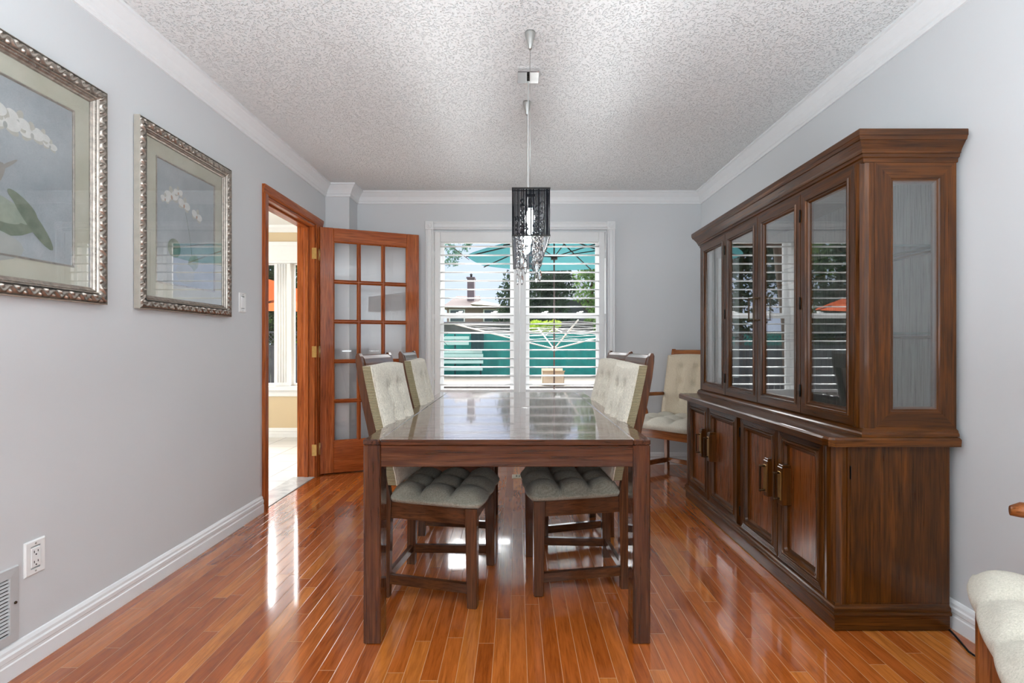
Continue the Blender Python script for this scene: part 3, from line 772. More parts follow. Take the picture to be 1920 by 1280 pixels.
# corner posts, end frames with a glass pane
for yy, s in ((V0, 1), (V1, -1)):
    pts = [(UX, yy+s*.045), (UX-.001, yy+s*.030), (UX+.004, yy+s*.016), (UX+.014, yy+s*.004), (UX+.028, yy), (UX+.048, yy), (UX+.048, yy+s*.006), (UX+.030, yy+s*.045)]
    U(MB().prism(pts, lambda a, b: Vector((a, b, zb)), lambda a, b: Vector((a, b, zt))), 'corner_post', HUTCH[2])
    m = MB(); fy = lambda a, b, h: Vector((a, yy+s*.02-s*h, b))
    frame(m, (UX+.049, UW, zb, zt), [(0, 0), (0, .020), (.060, .020), (.064, .016), (.072, .014), (.078, .008), (.079, 0)], fy, rails=1)
    U(m, 'end_frame', [HUTCH[2], HUTCH[0]])
    pn = U(MB().box(UX+.049+.07, UW-.07, yy+s*.004, yy+s*.008, zb+.07, zt-.07, 0), 'end_pane', GLASS_HUTCH)
for z in (1.108, 1.438):
    U(MB().box(UX+.06, UW-.014, V0+.03, V1-.03, z-.004, z+.004, .001), 'glass_shelf', GLASS_SHELF)
for z in (1.102, 1.432):
    U(MB().box(UW-.030, UW-.013, V0+.04, V1-.04, z-.012, z-.0025, .001), 'shelf_cleat', HUTCH[1])
ups = [(1.906, 2.268), (2.272, 2.672), (2.678, 3.088), (3.092, 3.484)]
def up_door(y0, y1, hside):
    m = MB(); f = lambda a, b, h: Vector((UX+.018-h, a, b)); fw = .046
    frame(m, (y0, y1, zb+.004, zt-.004), [(0, 0), (0, .020), (fw-.012, .020), (fw-.010, .025), (fw-.004, .025), (fw-.002, .018), (fw+.004, .018), (fw+.010, .010), (fw+.016, .006), (fw+.016, 0)], f, rails=1)
    d = U(m, 'door', [HUTCH[2], HUTCH[1]])
    MB().box(UX+.008, UX+.012, y0+fw+.01, y1-fw-.01, zb+.004+fw+.01, zt-.004-fw-.01, 0).build('pane', GLASS_HUTCH, d)
    if hside:
        yh = y0+.026 if hside < 0 else y1-.026; zc = 1.252
        h = MB()
        for s in (-1, 1): h.box(UX-.034, UX-.001, yh-.003, yh+.003, zc+s*.058-.003, zc+s*.058+.003, .001)
        h.box(UX-.037, UX-.031, yh-.0035, yh+.0035, zc-.062, zc+.062, .001)
        h.build('handle', BRONZE, d)['label'] = 'dark bronze bar pull'
    return d
up_door(*ups[0], 0); up_door(*ups[1], 1); up_door(*ups[2], -1); up_door(*ups[3], 0)
for y in (2.270, 3.090):
    for z in (.86, 1.25, 1.64): U(MB().tube([(UX-.004, y, z-.028), (UX-.004, y, z+.028)], .0042, 8), 'hinge', BLACKM)
U(MB().box(UX+.002, UX+.016, 2.672, 2.678, zb, zt, 0), 'meeting_strip', HUTCH[2])

# ================================================================== PICTURES
def art_print(kind):
    g = G('print_'+kind); v = g.coord()
    n = g.noise(g.coord((1, 1, 1)), 6, 5, .65); n2 = g.noise(g.coord((1, 14, 14)), 16, 2)
    f = g.math('ADD', g.math('MULTIPLY', n, .7), g.math('MULTIPLY', n2, .3))
    g.pbr(g.ramp(f, ((.3, hx('98a1a6')), (.7, hx('bdc3c6')))), .8, 0, None, .1); return g.m
def matt(name, a, b, sc_=8):
    g = G(name); n = g.noise(g.coord(), sc_, 5, .6)
    g.pbr(g.ramp(n, ((.3, hx(a)), (.7, hx(b)))), .85, 0, None, .1); return g.m
PRINT = art_print('grey_blue'); MATB = matt('mat_board', 'c0bfab', 'cfcdbd')
PETAL2 = matt('back_petal_paint', 'b4b3a8', 'cbc9be', 25); BULBP = matt('bulb_paint', '928d86', 'a5a098', 30)
PETAL = matt('petal_paint', 'd6d6d1', 'e8e8e4', 40); LEAF1 = matt('leaf_light_paint', '8e998a', 'a9b19e', 30); LEAF2 = matt('leaf_dark_paint', '66735f', '86917c', 30)
BLUSH = matt('blush_paint', 'b08a72', 'c5a58c', 30); POT = matt('pot_paint', 'a6aaa6', 'bcbfb9', 12); STEM = matt('stem_paint', '6f776a', '80887c', 20)
PM = [PRINT, PETAL, LEAF1, LEAF2, BLUSH, POT, STEM, PETAL2, BULBP]
FX = XL+.0045
def picture(name, y0, y1, z0, z1, label, art):
    r = empty(name, (XL+.002, (y0+y1)/2, (z0+z1)/2), 0, label, 'picture', 'framed orchid prints on the left wall')
    Q = lambda mb, nm, mt: rel(mb.build(nm, mt, r), r)
    f = lambda a, b, h: Vector((XL+.003+h, a, b)); rect = (y0, y1, z0, z1)
    m = MB()
    # plain outer side and inner steps
    frame(m, rect, [(0, 0), (0, .024), (.003, .026)], f, False, mi=1)
    frame(m, rect, [(.040, .026), (.043, .024), (.046, .019)], f, False)
    frame(m, rect, [(.0515, .017), (.055, .013), (.060, .010), (.062, .006), (.062, .004)], f, False)
    # carved band of scrolling leaves
    A, Bz = y1-y0, z1-z0
    def strip(d0, d1, hfun, step, nt_):
        for side in range(4):
            Ls = A if side % 2 == 0 else Bz; n = int(Ls/step); R = []
            for i in range(n+1):
                u = i/n; ring = []
                for j in range(nt_+1):
                    t_ = j/nt_; d = d0+(d1-d0)*t_; s_ = d+(Ls-2*d)*u
                    a = (y0+s_, z0+d) if side == 0 else (y1-d, z0+s_) if side == 1 else (y1-s_, z1-d) if side == 2 else (y0+d, z1-s_)
                    ring.append(f(a[0], a[1], hfun(s_, t_)))
                R.append(ring)
            m.rings(R, False, smooth=True)
    def carve(s_, t_):
        w_ = 2*PI*s_/.050; c = .5+.26*math.sin(w_)
        vine = math.exp(-((t_-c)/.13)**2)
        ph = (s_/.025) % 2.0; side_ = 1 if ph < 1 else 0
        q = (s_/.025) % 1.0-.5; tt = t_-(.24 if side_ else .76)
        leaf = math.exp(-((q*1.0+tt*.7)/.20)**2-((tt)/.20)**2)
        ribs = .25*math.sin(2*PI*(s_/.0075+t_*1.3))*leaf
        return .018+.010*math.sin(PI*t_)**.6+.010*max(vine*.8, leaf)+.004*ribs-.003
    strip(.003, .040, carve, .0022, 10)
    strip(.046, .0515, lambda s_, t_: .0175+.003*abs(math.sin(PI*s_/.006))*math.sin(PI*t_), .0015, 4)
    Q(m, 'frame', [SILVER, SIDEGILT])
    k = .060; mw_ = .072
    m = MB(); frame(m, rect, [(k, .0035), (k+mw_, .0035), (k+mw_+.001, .0028)], f, False); Q(m, 'mat', MATB)
    m = MB(); frame(m, rect, [(k+mw_-.006, .003), (k+mw_-.006, .0065), (k+mw_-.002, .0068), (k+mw_, .0055), (k+mw_+.001, .002)], f, False); Q(m, 'fillet', SILVER)
    m = MB(); d = k+mw_-.002; m.add([f(y0+d, z0+d, .002), f(y1-d, z0+d, .002), f(y1-d, z1-d, .002), f(y0+d, z1-d, .002)], [(0, 1, 2, 3)])
    lay = [0]
    def blob(y, z, ry, rz, ang, mi, sharp=1.0, n=18):
        lay[0] += 1; h = .002+.00004*lay[0]; P_ = []
        for i in range(n):
            t_ = 2*PI*i/n; a = ry*math.cos(t_); b_ = rz*math.sin(t_)*(abs(math.sin(t_))**(sharp-1) if sharp > 1 else 1)
            P_.append(f(y+a*math.cos(ang)-b_*math.sin(ang), z+a*math.sin(ang)+b_*math.cos(ang), h))
        m.add(P_, [list(range(n))], mi)
    def flower(y, z, s_, rot=0, centre=4):
        for a in (90, 210, 330): blob(y+s_*.55*math.cos(math.radians(a)+rot), z+s_*.55*math.sin(math.radians(a)+rot), s_*.62, s_*.36, math.radians(a)+rot, 7)
        for a in (10, 170): blob(y+s_*.6*math.cos(math.radians(a)+rot), z+s_*.6*math.sin(math.radians(a)+rot), s_*.66, s_*.52, math.radians(a)+rot, 1)
        blob(y, z-s_*.12, s_*.17, s_*.26, rot, centre)
    art(blob, flower)
    Q(m, 'print', PM)
    Q(MB().box(XL+.003+.0075, XL+.003+.009, y0+.058, y1-.058, z0+.058, z1-.058, 0), 'glass', GLASS_PIC)
    return r
def art1(blob, flower):
    for (y, z, s_) in ((1.755, 1.752, .022), (1.725, 1.775, .024), (1.69, 1.765, .036), (1.64, 1.79, .034), (1.60, 1.765, .042), (1.555, 1.80, .04), (1.51, 1.79, .042), (1.46, 1.83, .038)): flower(y, z, s_, random.uniform(-.4, .4), 5)
    for k in range(12): blob(1.40+.004*k, 1.45+.035*k, .02, .004, 1.4, 6)
    blob(1.56, 1.585, .06, .024, 1.0, 8); blob(1.60, 1.63, .05, .006, .7, 8)
    blob(1.50, 1.46, .20, .06, 0, 3); blob(1.60, 1.50, .095, .026, -.35, 2); blob(1.565, 1.475, .085, .022, -.15, 2)
    blob(1.69, 1.475, .11, .024, -.85, 3); blob(1.655, 1.525, .06, .018, -.6, 3)
    blob(1.50, 1.375, .16, .055, 0, 5)
def art2(blob, flower):
    for (y, z, s_, r_) in ((2.375, 1.76, .040, .2), (2.33, 1.735, .024, 0), (2.463, 1.742, .036, -.2), (2.56, 1.712, .034, -.3), (2.42, 1.79, .026, .1)): flower(y, z, s_, r_)
    for k in range(16): blob(2.475+.05*math.sin(k/15*1.5), 1.70-.017*k, .011, .0016, -1.3, 6)
    blob(2.39, 1.52, .045, .045, 0, 3); blob(2.53, 1.47, .05, .035, .8, 2); blob(2.47, 1.41, .07, .05, 0, 5)
picture('framed_print', 1.281, 1.975, 1.220, 2.043, 'orchid print with large green leaves in carved silver frame, cut off at left edge', art1)
picture('framed_print', 2.142, 2.836, 1.219, 2.040, 'orchid print in carved silver frame beside the light switch, window mirrored in its glass', art2)

# ================================================================== SWITCH, OUTLET, GRILLE, FLOOR VENT, CORD
def plate(name, yc, zc, label, cat):
    r = empty(name, (XL, yc, zc), 0, label, cat); m = MB()
    frame(m, (yc-.0365, yc+.0365, zc-.0575, zc+.0575), [(0, 0), (0, .0025), (.004, .006), (.019, .006), (.0195, .0045)], lambda a, b, h: Vector((XL+h, a, b)), False)
    rel(m.build('face_plate', PLASTIC, r), r); return r
s = plate('light_switch', 2.992, 1.313, 'white rocker light switch on the wall beside the doorway', 'switch')
rel(MB().box(XL, XL+.0085, 2.992-.0165, 2.992+.0165, 1.313-.033, 1.313+.033, .002).build('rocker', PLASTIC, s), s)
for dz in (-.048, .048): rel(MB().lathe([(.003, 0), (.003, .001)], (XL+.006, 2.992, 1.313+dz), 8, Matrix.Rotation(PI/2, 4, 'Y')).build('screw', NICKEL, s), s)
yo, zo = 1.702, .353
s = plate('wall_outlet', yo, zo, 'white duplex outlet on the left wall above the baseboard', 'outlet')
rel(MB().box(XL, XL+.0075, yo-.0165, yo+.0165, zo-.033, zo+.033, .0015).build('receptacle', PLASTIC, s), s)
m = MB()
for dz in (.017, -.017):
    m.box(XL+.007, XL+.0078, yo-.008, yo-.0055, zo+dz-.002, zo+dz+.006, 0).box(XL+.007, XL+.0078, yo+.0055, yo+.008, zo+dz-.001, zo+dz+.006, 0)
    m.lathe([(.0026, 0), (.0026, .0006)], (XL+.0075, yo, zo+dz-.008), 8, Matrix.Rotation(PI/2, 4, 'Y'))
rel(m.build('socket_slots', DARK, s), s)
for dz in (-.046, .046): rel(MB().lathe([(.003, 0), (.003, .001)], (XL+.006, yo, zo+dz), 8, Matrix.Rotation(PI/2, 4, 'Y')).build('screw', NICKEL, s), s)

r = empty('return_air_grille', (XL, 1.34, .22), 0, 'grey louvered return air grille low on the left wall below the outlet', 'vent')
gy0, gy1, gz0, gz1 = 1.03, 1.647, .108, .352
m = MB(); frame(m, (gy0, gy1, gz0, gz1), [(0, 0), (.003, .006), (.032, .007), (.034, .003), (.034, .0005)], lambda a, b, h: Vector((XL+h, a, b)), False)
rel(m.build('frame', GREYPL, r), r)
rel(MB().box(XL+.0002, XL+.0008, gy0+.03, gy1-.03, gz0+.03, gz1-.03, 0).build('duct_backing', DARK, r), r)
m = MB(); k = 0; z = gz0+.04
while z < gz1-.036:
    m.prism([(XL+.001, z+.006), (XL+.006, z), (XL+.007, z+.001), (XL+.002, z+.007)], lambda a, b: Vector((a, gy0+.033, b)), lambda a, b: Vector((a, gy1-.033, b))); z += .0115
rel(m.build('slats', GREYPL, r), r)
rel(MB().lathe([(.005, 0), (.004, .003), (0, .004)], (XL+.007, gy1-.015, .235), 10, Matrix.Rotation(PI/2, 4, 'Y')).build('screw', BRONZE, r), r)

r = empty('floor_register', (.07, 4.09, 0), 0, 'small cream floor register between the far chairs, below the window', 'vent')
m = MB(); frame(m, (-.035, .26, 4.035, 4.145), [(0, .0005), (.003, .005), (.026, .006), (.028, .002)], lambda a, b, h: Vector((a, b, h)), False)
rel(m.build('frame', VENTC, r), r)
rel(MB().box(-.012, .237, 4.058, 4.122, .0004, .0012, 0).build('duct_opening', DARK, r), r)
m = MB()
for x in [-.008+.022*i for i in range(12)]: m.box(x-.004, x+.004, 4.06, 4.12, .0014, .006, .001)
m.box(-.008, .23, 4.087, 4.093, .0014, .006, .001)
rel(m.build('grid', VENTC, r), r)
tag(MB().tube([(1.60, 1.872, .012), (1.60, 1.85, .006), (1.586, 1.81, .005), (1.563, 1.75, .005), (1.565, 1.69, .005), (1.60, 1.60, .005), (1.61, 1.45, .005), (1.60, 1.2, .005)], .0035, 8).build('power_cord', CORD), 'thin black power cord on the floor from under the buffet to the armchair', 'cord')

# ================================================================== PENDANT LAMP
PX, PY0, PY1, PW = .060, 2.05, 2.95, .152
pd = empty('pendant_lamp', (PX, 2.5, 1.70), 0, 'black thread-shaded crystal pendant lamp hanging over the dining table', 'lamp')
Z0p, Z1p = 1.507, 1.698
Lp = lambda mb, nm, mt, lab=None: (lambda o: (o.__setitem__('label', lab) if lab else None, o)[1])(rel(mb.build(nm, mt, pd), pd))
# shade: threads wound round a wire frame
m = MB(); per = []
x0, x1 = PX-PW/2, PX+PW/2
def edge(a, b, n):
    return [(a[0]+(b[0]-a[0])*i/n, a[1]+(b[1]-a[1])*i/n) for i in range(n)]
for a, b_, n in (((x0, PY0), (x1, PY0), 60), ((x1, PY0), (x1, PY1), 350), ((x1, PY1), (x0, PY1), 60), ((x0, PY1), (x0, PY0), 350)): per += edge(a, b_, n)
for (x, y) in per:
    j = random.uniform(-.0004, .0004); h = .00112+random.uniform(-.0002, .00025)
    m.box(x+j-h, x+j+h, y+j-h, y+j+h, Z0p, Z1p, 0)
Lp(m, 'shade', THREAD)
m = MB()
for z in (Z0p, Z1p): frame(m, (x0-.002, x1+.002, PY0-.002, PY1+.002), [(0, -.003), (0, .003), (.004, .003), (.004, -.003)], lambda a, b, h: Vector((a, b, z+h)))
for y in (PY0+.02, 2.5, PY1-.02): m.tube([(x0, y, Z1p-.004), (x1, y, Z1p-.004)], .002, 6)
m.box(PX-.02, PX+.02, PY0+.05, PY1-.05, Z1p-.02, Z1p-.008, .002)
Lp(m, 'shade_frame', BLACKM)
for y in (2.20, 2.83):
    m = MB().lathe([(.0, 2.345), (.006, 2.346), (.008, 2.352), (.022, 2.412), (.023, 2.42), (0, 2.42)], (PX, y, 0), 20); Lp(m, 'suspension_cone', NICKEL)
    Lp(MB().tube([(PX, y, 2.346), (PX, y, 1.69)], .0011, 6), 'suspension_wire', NICKEL)
mm = MB().box(PX-.053, PX+.053, 2.478, 2.588, 2.398, 2.42, .002); Lp(mm, 'ceiling_plate', CHROME)
Lp(MB().lathe([(.004, 2.375), (.007, 2.378), (.007, 2.398)], (PX, 2.52, 0), 10), 'cable_grip', BLACKM)
Lp(MB().tube([(PX, 2.52, 2.38), (PX-.002, 2.52, 2.0), (PX, 2.52, 1.69)], .0028, 8), 'power_cable', plain('clear_cable', 'cfcfcb', .25, vary=.03, bump=0))
gb = G('lit_bulb'); em = gb.n('Emission'); em.inputs[0].default_value = (.93, .98, 1, 1); em.inputs[1].default_value = 200; gb.t.links.new(em.outputs[0], gb.out.inputs[0])
for y in (2.16, 2.38, 2.62, 2.84):
    m = MB().lathe([(.009, 1.68), (.009, 1.655), (.010, 1.645)], (PX, y, 0), 12); so = Lp(m, 'lamp_socket', CHROME)
    bl = MB().lathe([(.006, 1.646), (.015, 1.628), (.019, 1.607), (.016, 1.588), (.008, 1.577), (0, 1.574)], (PX, y, 0), 14); Lp(bl, 'bulb', gb.m)
def crystal_mat():
    g = G('crystal'); p = g.n('BsdfGlass'); p.inputs['IOR'].default_value = 1.5; p.inputs['Roughness'].default_value = .0
    g.t.links.new(p.outputs[0], g.out.inputs[0]); return g.m
CRY = crystal_mat()
def strand(x, y, zbot):
    m = MB(); z = 1.672
    m.tube([(x, y, 1.68), (x, y, zbot+.02)], .0006, 4)
    k = 0
    while z > zbot+.06:
        rr = random.choice((.0065, .0085, .0105)); n = random.choice((6, 8))
        m.rings([[Vector((x+q*rr*math.cos(2*PI*a/n), y+q*rr*math.sin(2*PI*a/n), z+h*rr)) for a in range(n)] for q, h in ((.3, 1), (.95, .4), (.95, -.4), (.3, -1))], True, True, True)
        z -= rr*2.1+random.choice((.001, .003, .012)); k += 1
    rr = .008
    m.rings([[Vector((x+q*rr*math.cos(2*PI*a/6), y+q*rr*math.sin(2*PI*a/6), z+h)) for a in range(6)] for q, h in ((.3, 0), (.75, -.008), (1, -.03), (.7, -.045), (.1, -.055))], True, True, True)
    Lp(m, 'crystal_strand', CRY)
rs = random.Random(3)
for i in range(22):
    x = PX+rs.choice((-.052, -.036, .03, .042, .052, -.012))+rs.uniform(-.006, .006); y = 2.12+.76*(i+.5)/22
    strand(x, y, rs.uniform(1.36, 1.50))

# ================================================================== OUTSIDE
GZ = -.2
GRASS = plain('lawn', '6f7a4c', .95, vary=.35, nscale=14, bump=.3)
PAVE = plain('patio_concrete', '837a6e', .9, vary=.12, nscale=3, bump=.1)
TEAL = plain('teal_screen_fabric', '1f8078', .85, vary=.15, nscale=5, bump=.1)
TEALD = plain('dark_teal_cloth', '1c3f42', .9, vary=.1, bump=.1)
PALE = plain('sunlit_stripe_pale', 'bfe2d8', .7, vary=.05, bump=0)  # pale tone stands for sunlight striping the fence
TRUNK = plain('bark', '5a4a3c', .9, vary=.3, bump=.4)
def leafmat(name, a, b):
    g = G(name); ob = g.n('ObjectInfo'); n = g.noise(g.coord(), 3.5, 4)
    c = g.ramp(n, ((.3, hx(a)), (.7, hx(b)))); p = g.n('BsdfDiffuse'); g.set(p.inputs[0], c); t_ = g.n('BsdfTranslucent'); g.set(t_.inputs[0], c)
    mx = g.n('MixShader'); mx.inputs[0].default_value = .3; g.t.links.new(p.outputs[0], mx.inputs[1]); g.t.links.new(t_.outputs[0], mx.inputs[2]); g.t.links.new(mx.outputs[0], g.out.inputs[0]); return g.m
L_DARK = leafmat('conifer_leaf', '1f2b24', '44563f'); L_MID = leafmat('tree_leaf', '3c5a34', '7f9a5c'); L_LIME = leafmat('lime_leaf', '8fae3a', 'cbd95a'); L_BLUE = leafmat('branch_leaf', '41665c', '7d9c86')
def leaves(mb, c, rad, n, size, rnd, shell=.55):
    c = Vector(c)
    for _ in range(n):
        d = Vector((rnd.gauss(0, 1), rnd.gauss(0, 1), rnd.gauss(0, 1))).normalized(); k = (shell+(1-shell)*rnd.random())
        p = c+Vector((d.x*rad[0], d.y*rad[1], d.z*rad[2]))*k
        a = Vector((rnd.gauss(0, 1), rnd.gauss(0, 1), rnd.gauss(0, 1))).normalized(); b_ = a.cross(Vector((rnd.gauss(0, 1), rnd.gauss(0, 1), rnd.gauss(0, 1)))).normalized()
        s_ = size*rnd.uniform(.6, 1.3)
        mb.add([p-a*s_, p+b_*s_*.45, p+a*s_, p-b_*s_*.45], [(0, 1, 2, 3)])
def at(px, py, Y): return Vector(((px-968)*Y/950, Y, CZ-(py-646)*Y/950))
struct(MB().box(-60, 60, 6.3, 140, GZ-.3, GZ, 0).build('ground', GRASS), 'lawn outside the window')
struct(MB().box(-9, 9, 4.75, 20.4, GZ-.25, GZ+.02, 0).build('patio', PAVE), 'pale concrete patio outside the window')

# fence with teal screen
fe = empty('garden_fence', (0, 20, GZ), 0, 'long fence covered in teal privacy screen across the yard', 'fence')
Q = lambda mb, nm, mt, par=fe: rel(mb.build(nm, mt, par), par)
m = MB(); N_ = 160
R = [[Vector((-9+22*i/N_, 20+.025*math.sin(i*.9), z)) for i in range(N_+1)] for z in (GZ+.04, .3, .9, 1.49)]
R2 = [[p+Vector((0, .01, 0)) for p in r_] for r_ in R[::-1]]
m.rings(R+R2, False, loop=True); Q(m, 'screen', TEAL)
for i in range(12): Q(MB().tube([(-9+2*i, 20.06, GZ-.1), (-9+2*i, 20.06, 1.55)], .03, 8), 'post', NICKEL)
Q(MB().tube([(-9, 20.05, 1.5), (13, 20.05, 1.5)], .022, 8), 'top_rail', NICKEL)
sl = empty('sunlit_stripes', (-2.2, 19.6, GZ), 0, 'made-up pale slats imitating sunlit stripes on the teal fence at left', 'screen')  # added slats, shaped to stand in for stripes of sunlight on the fence
xs0, xs1 = at(800, 0, 19.6).x, at(906, 0, 19.6).x
m = MB()
for v_ in (633, 643, 659, 666, 678, 691):
    zc = at(0, v_, 19.6).z; m.box(xs0, (xs1 if v_ > 655 else at(880, 0, 19.6).x)-.02*(v_ % 3), 19.58, 19.61, zc-.07, zc+.055, .004)
rel(m.build('slats', PALE, sl), sl)  # added slats standing in for stripes of sunlight
m = MB()
for x in (xs0+.04, (xs0+xs1)/2, xs1-.1): m.box(x-.03, x+.03, 19.62, 19.66, GZ, 1.48, .004)
rel(m.build('stile', TEALD, sl), sl)
a, b2 = at(883, 626, 19.5), at(907, 655, 19.5)
m = MB(); R = [[Vector((a.x+(b2.x-a.x)*i/10, 19.5+.015*math.sin(i*2.1), z)) for i in range(11)] for z in (b2.z, (a.z+b2.z)/2, a.z)]
m.rings(R+[[p+Vector((0, .012, 0)) for p in q] for q in R[::-1]], False, loop=True)
m.box(a.x, b2.x, 19.49, 20.0, a.z-.01, a.z+.02, .003)
tag(m.build('hanging_cloth', TEALD), 'dark teal square cloth hung on the garden fence behind the left shutter', 'cloth')

# rotary clothes line
CL = Vector((.71, 9.5, GZ)); hubz = .985; ROD = plain('clothesline_pole', '8e5f58', .5, vary=.1, bump=0); ARMM = plain('clothesline_metal', 'd5d2cd', .4, .2, vary=.05, bump=0)
cl = empty('rotary_clothesline', CL, 0, 'rotary clothesline with four arms standing on the patio behind the right shutter', 'clothesline')
Q2 = lambda mb, nm, mt: rel(mb.build(nm, mt, cl), cl)
Q2(MB().tube([CL, CL+Vector((0, 0, 1.42-GZ+.0))], .015, 10), 'pole', ROD)
Q2(MB().lathe([(.03, hubz-.04), (.045, hubz-.02), (.045, hubz+.03), (.03, hubz+.05)], (CL.x, CL.y, 0), 12), 'hub', ARMM)
tips = []
for k in range(4):
    a = math.radians(187+90*k); L_ = 1.85
    tip = Vector((CL.x+L_*math.cos(a), CL.y+L_*math.sin(a), 1.44)); tips.append(tip)
    h = Vector((CL.x, CL.y, hubz)); Q2(MB().tube([h, tip], .013, 8), 'arm', ARMM)
    Q2(MB().tube([(CL.x, CL.y, 1.38), h.lerp(tip, .55)], .008, 6), 'brace', ARMM)
m = MB()
for f_ in (.45, .6, .72, .84, .97):
    for k in range(4):
        p, q = Vector((CL.x, CL.y, hubz)).lerp(tips[k], f_), Vector((CL.x, CL.y, hubz)).lerp(tips[(k+1) % 4], f_)
        m.tube([p, (p+q)/2-Vector((0, 0, .03)), q], .0035, 4)
Q2(m, 'line', ARMM)

# carton
a, b2 = at(1017, 698, 15.4), at(1058, 723, 15.4)
CARD = plain('cardboard', 'cdb79c', .85, vary=.06, bump=.05); PRINTD = plain('carton_print', '8a7a6a', .8, bump=0)
cb = empty('cardboard_box', ((a.x+b2.x)/2, 15.6, GZ+.02), 0, 'open cardboard box on the patio below the clothesline', 'box')
m = MB(); z0, z1 = GZ+.021, a.z
m.box(a.x, b2.x, 15.4, 15.41, z0, z1, 0).box(a.x, b2.x, 15.85, 15.86, z0, z1, 0).box(a.x, a.x+.01, 15.4, 15.86, z0, z1, 0).box(b2.x-.01, b2.x, 15.4, 15.86, z0, z1, 0).box(a.x, b2.x, 15.4, 15.86, z0, z0+.01, 0)
rel(m.build('body', CARD, cb), cb)
m = MB(); m.add([(a.x, 15.4, z1), (b2.x, 15.4, z1), (b2.x+.02, 15.26, z1+.06), (a.x-.02, 15.26, z1+.06)], [(0, 1, 2, 3)]).add([(a.x, 15.86, z1), (b2.x, 15.86, z1), (b2.x, 15.95, z1+.10), (a.x, 15.95, z1+.10)], [(0, 1, 2, 3)])
rel(m.build('flap', CARD, cb), cb)
# low dark edging of the patio bed
tag(MB().box(at(800, 0, 14.6).x, at(1125, 0, 14.6).x, 14.5, 14.62, GZ, at(0, 724, 14.6).z, .02).build('garden_edging', plain('dark_timber', '4a4440', .9, vary=.3, nscale=6, bump=.2)), 'low dark timber edging along the patio, seen at the bottom of the window', 'edging')

POLEB = plain('umbrella_pole_brown', '54403a', .5, vary=.1, bump=0)
def umbrella(name, c, r, ztop, zedge, cm, label, n=8, rot=0.0, poles=True):
    u = empty(name, (c[0], c[1], GZ), 0, label, 'umbrella')
    q = lambda mb, nm, mt: rel(mb.build(nm, mt, u), u)
    R = []
    for k in range(7):
        t_ = k/6; z = ztop+(zedge-ztop)*(t_**1.15)
        ring = []
        for i in range(n*4):
            a = 2*PI*i/(n*4)+rot; g_ = 1-.045*abs(math.sin(n*(a-rot)/2))
            ring.append(Vector((c[0]+r*t_*g_*math.cos(a), c[1]+r*t_*g_*math.sin(a), z+.04*t_*abs(math.sin(n*(a-rot)/2))*0)))
        R.append(ring)
    m = MB(); m.rings(R, True, False, False, 0, False); q(m, 'canopy', cm)
    for i in range(n):
        a = 2*PI*i/n+rot; e_ = Vector((c[0]+r*math.cos(a), c[1]+r*math.sin(a), zedge-.02)); tp = Vector((c[0], c[1], ztop-.03)); md = tp.lerp(e_, .55)
        q(MB().tube([tp, md+Vector((0, 0, -.01)), e_], .010, 6).tube([(c[0], c[1], zedge+.02), md], .008, 6), 'rib', BLACKM)
    q(MB().tube([(c[0], c[1], GZ+.02), (c[0], c[1], ztop+.06)], .012, 10), 'pole', POLEB)
    q(MB().lathe([(.05, zedge-.02), (.05, zedge+.05)], (c[0], c[1], 0), 12), 'runner', BLACKM)
    q(MB().lathe([(.26, GZ+.02), (.26, GZ+.06), (.05, GZ+.10), (.04, GZ+.3)], (c[0], c[1], 0), 20), 'base', BLACKM)
    return u
def canopy(name, col):
    g = G(name); n = g.noise(g.coord(), 8, 3); cc = hx(col)
    c = g.ramp(n, ((.3, tuple(x*.92 for x in cc[:3])), (.7, cc))); d = g.n('BsdfDiffuse'); g.set(d.inputs[0], c); t_ = g.n('BsdfTranslucent'); g.set(t_.inputs[0], c)
    mx = g.n('MixShader'); mx.inputs[0].default_value = .5; g.t.links.new(d.outputs[0], mx.inputs[1]); g.t.links.new(t_.outputs[0], mx.inputs[2]); g.t.links.new(mx.outputs[0], g.out.inputs[0]); return g.m
umbrella('patio_umbrella', (.568, 7.6, 0), 1.32, 2.75, 2.36, canopy('teal_canopy', '3f6e70'), 'teal patio umbrella standing behind the top of the right shutter', rot=.2)
umbrella('patio_umbrella', (-4.9, 9.6, 0), 1.6, 2.36, 1.80, canopy('orange_canopy', 'c9623c'), 'orange patio umbrella outside the window beyond the doorway')

# house across the yard
HZ = plain('house_brick', '8c7770', .9, vary=.12, nscale=4, bump=.1); ROOF = plain('roof_shingle', '64544e', .9, vary=.15, nscale=9, bump=.2); ROOFL = plain('roof_shingle_pale', '85776c', .9, vary=.1, nscale=9, bump=.2)
CHIM = plain('chimney_brick', '6d5f63', .9, vary=.15, nscale=8, bump=.1); WGL = plain('dark_window', '4a555c', .1, vary=.1, bump=0)
ho = empty('house', (-5, 40, GZ), 0, 'brick house with hipped roof and chimney beyond the garden fence', 'house')
q = lambda mb, nm, mt: rel(mb.build(nm, mt, ho), ho)
Yh = 38.0
x0, x1 = at(838, 0, Yh).x, at(960, 0, Yh).x; ze = at(0, 577, Yh).z
q(MB().box(x0, x1, Yh, Yh+9, GZ, ze, 0), 'wall', HZ)
rz = at(0, 545, Yh).z; xr0, xr1 = at(845, 0, Yh).x, at(893, 0, Yh).x
m = MB(); m.add([(x0-.4, Yh-.4, ze), (xr1, Yh-.4, ze), (xr1, Yh+4, rz), (xr0, Yh+4, rz), (x0-.4, Yh+9, ze), (xr1, Yh+9, ze)], [(0, 1, 2, 3), (0, 3, 4), (4, 3, 2, 5), (0, 4, 5, 1), (1, 5, 2)])
q(m, 'roof', ROOF)
rz2 = at(0, 551, Yh-1).z; zf = at(0, 575, Yh-2).z
m = MB(); xa, xb = at(889, 0, Yh-1).x, at(958, 0, Yh-1).x
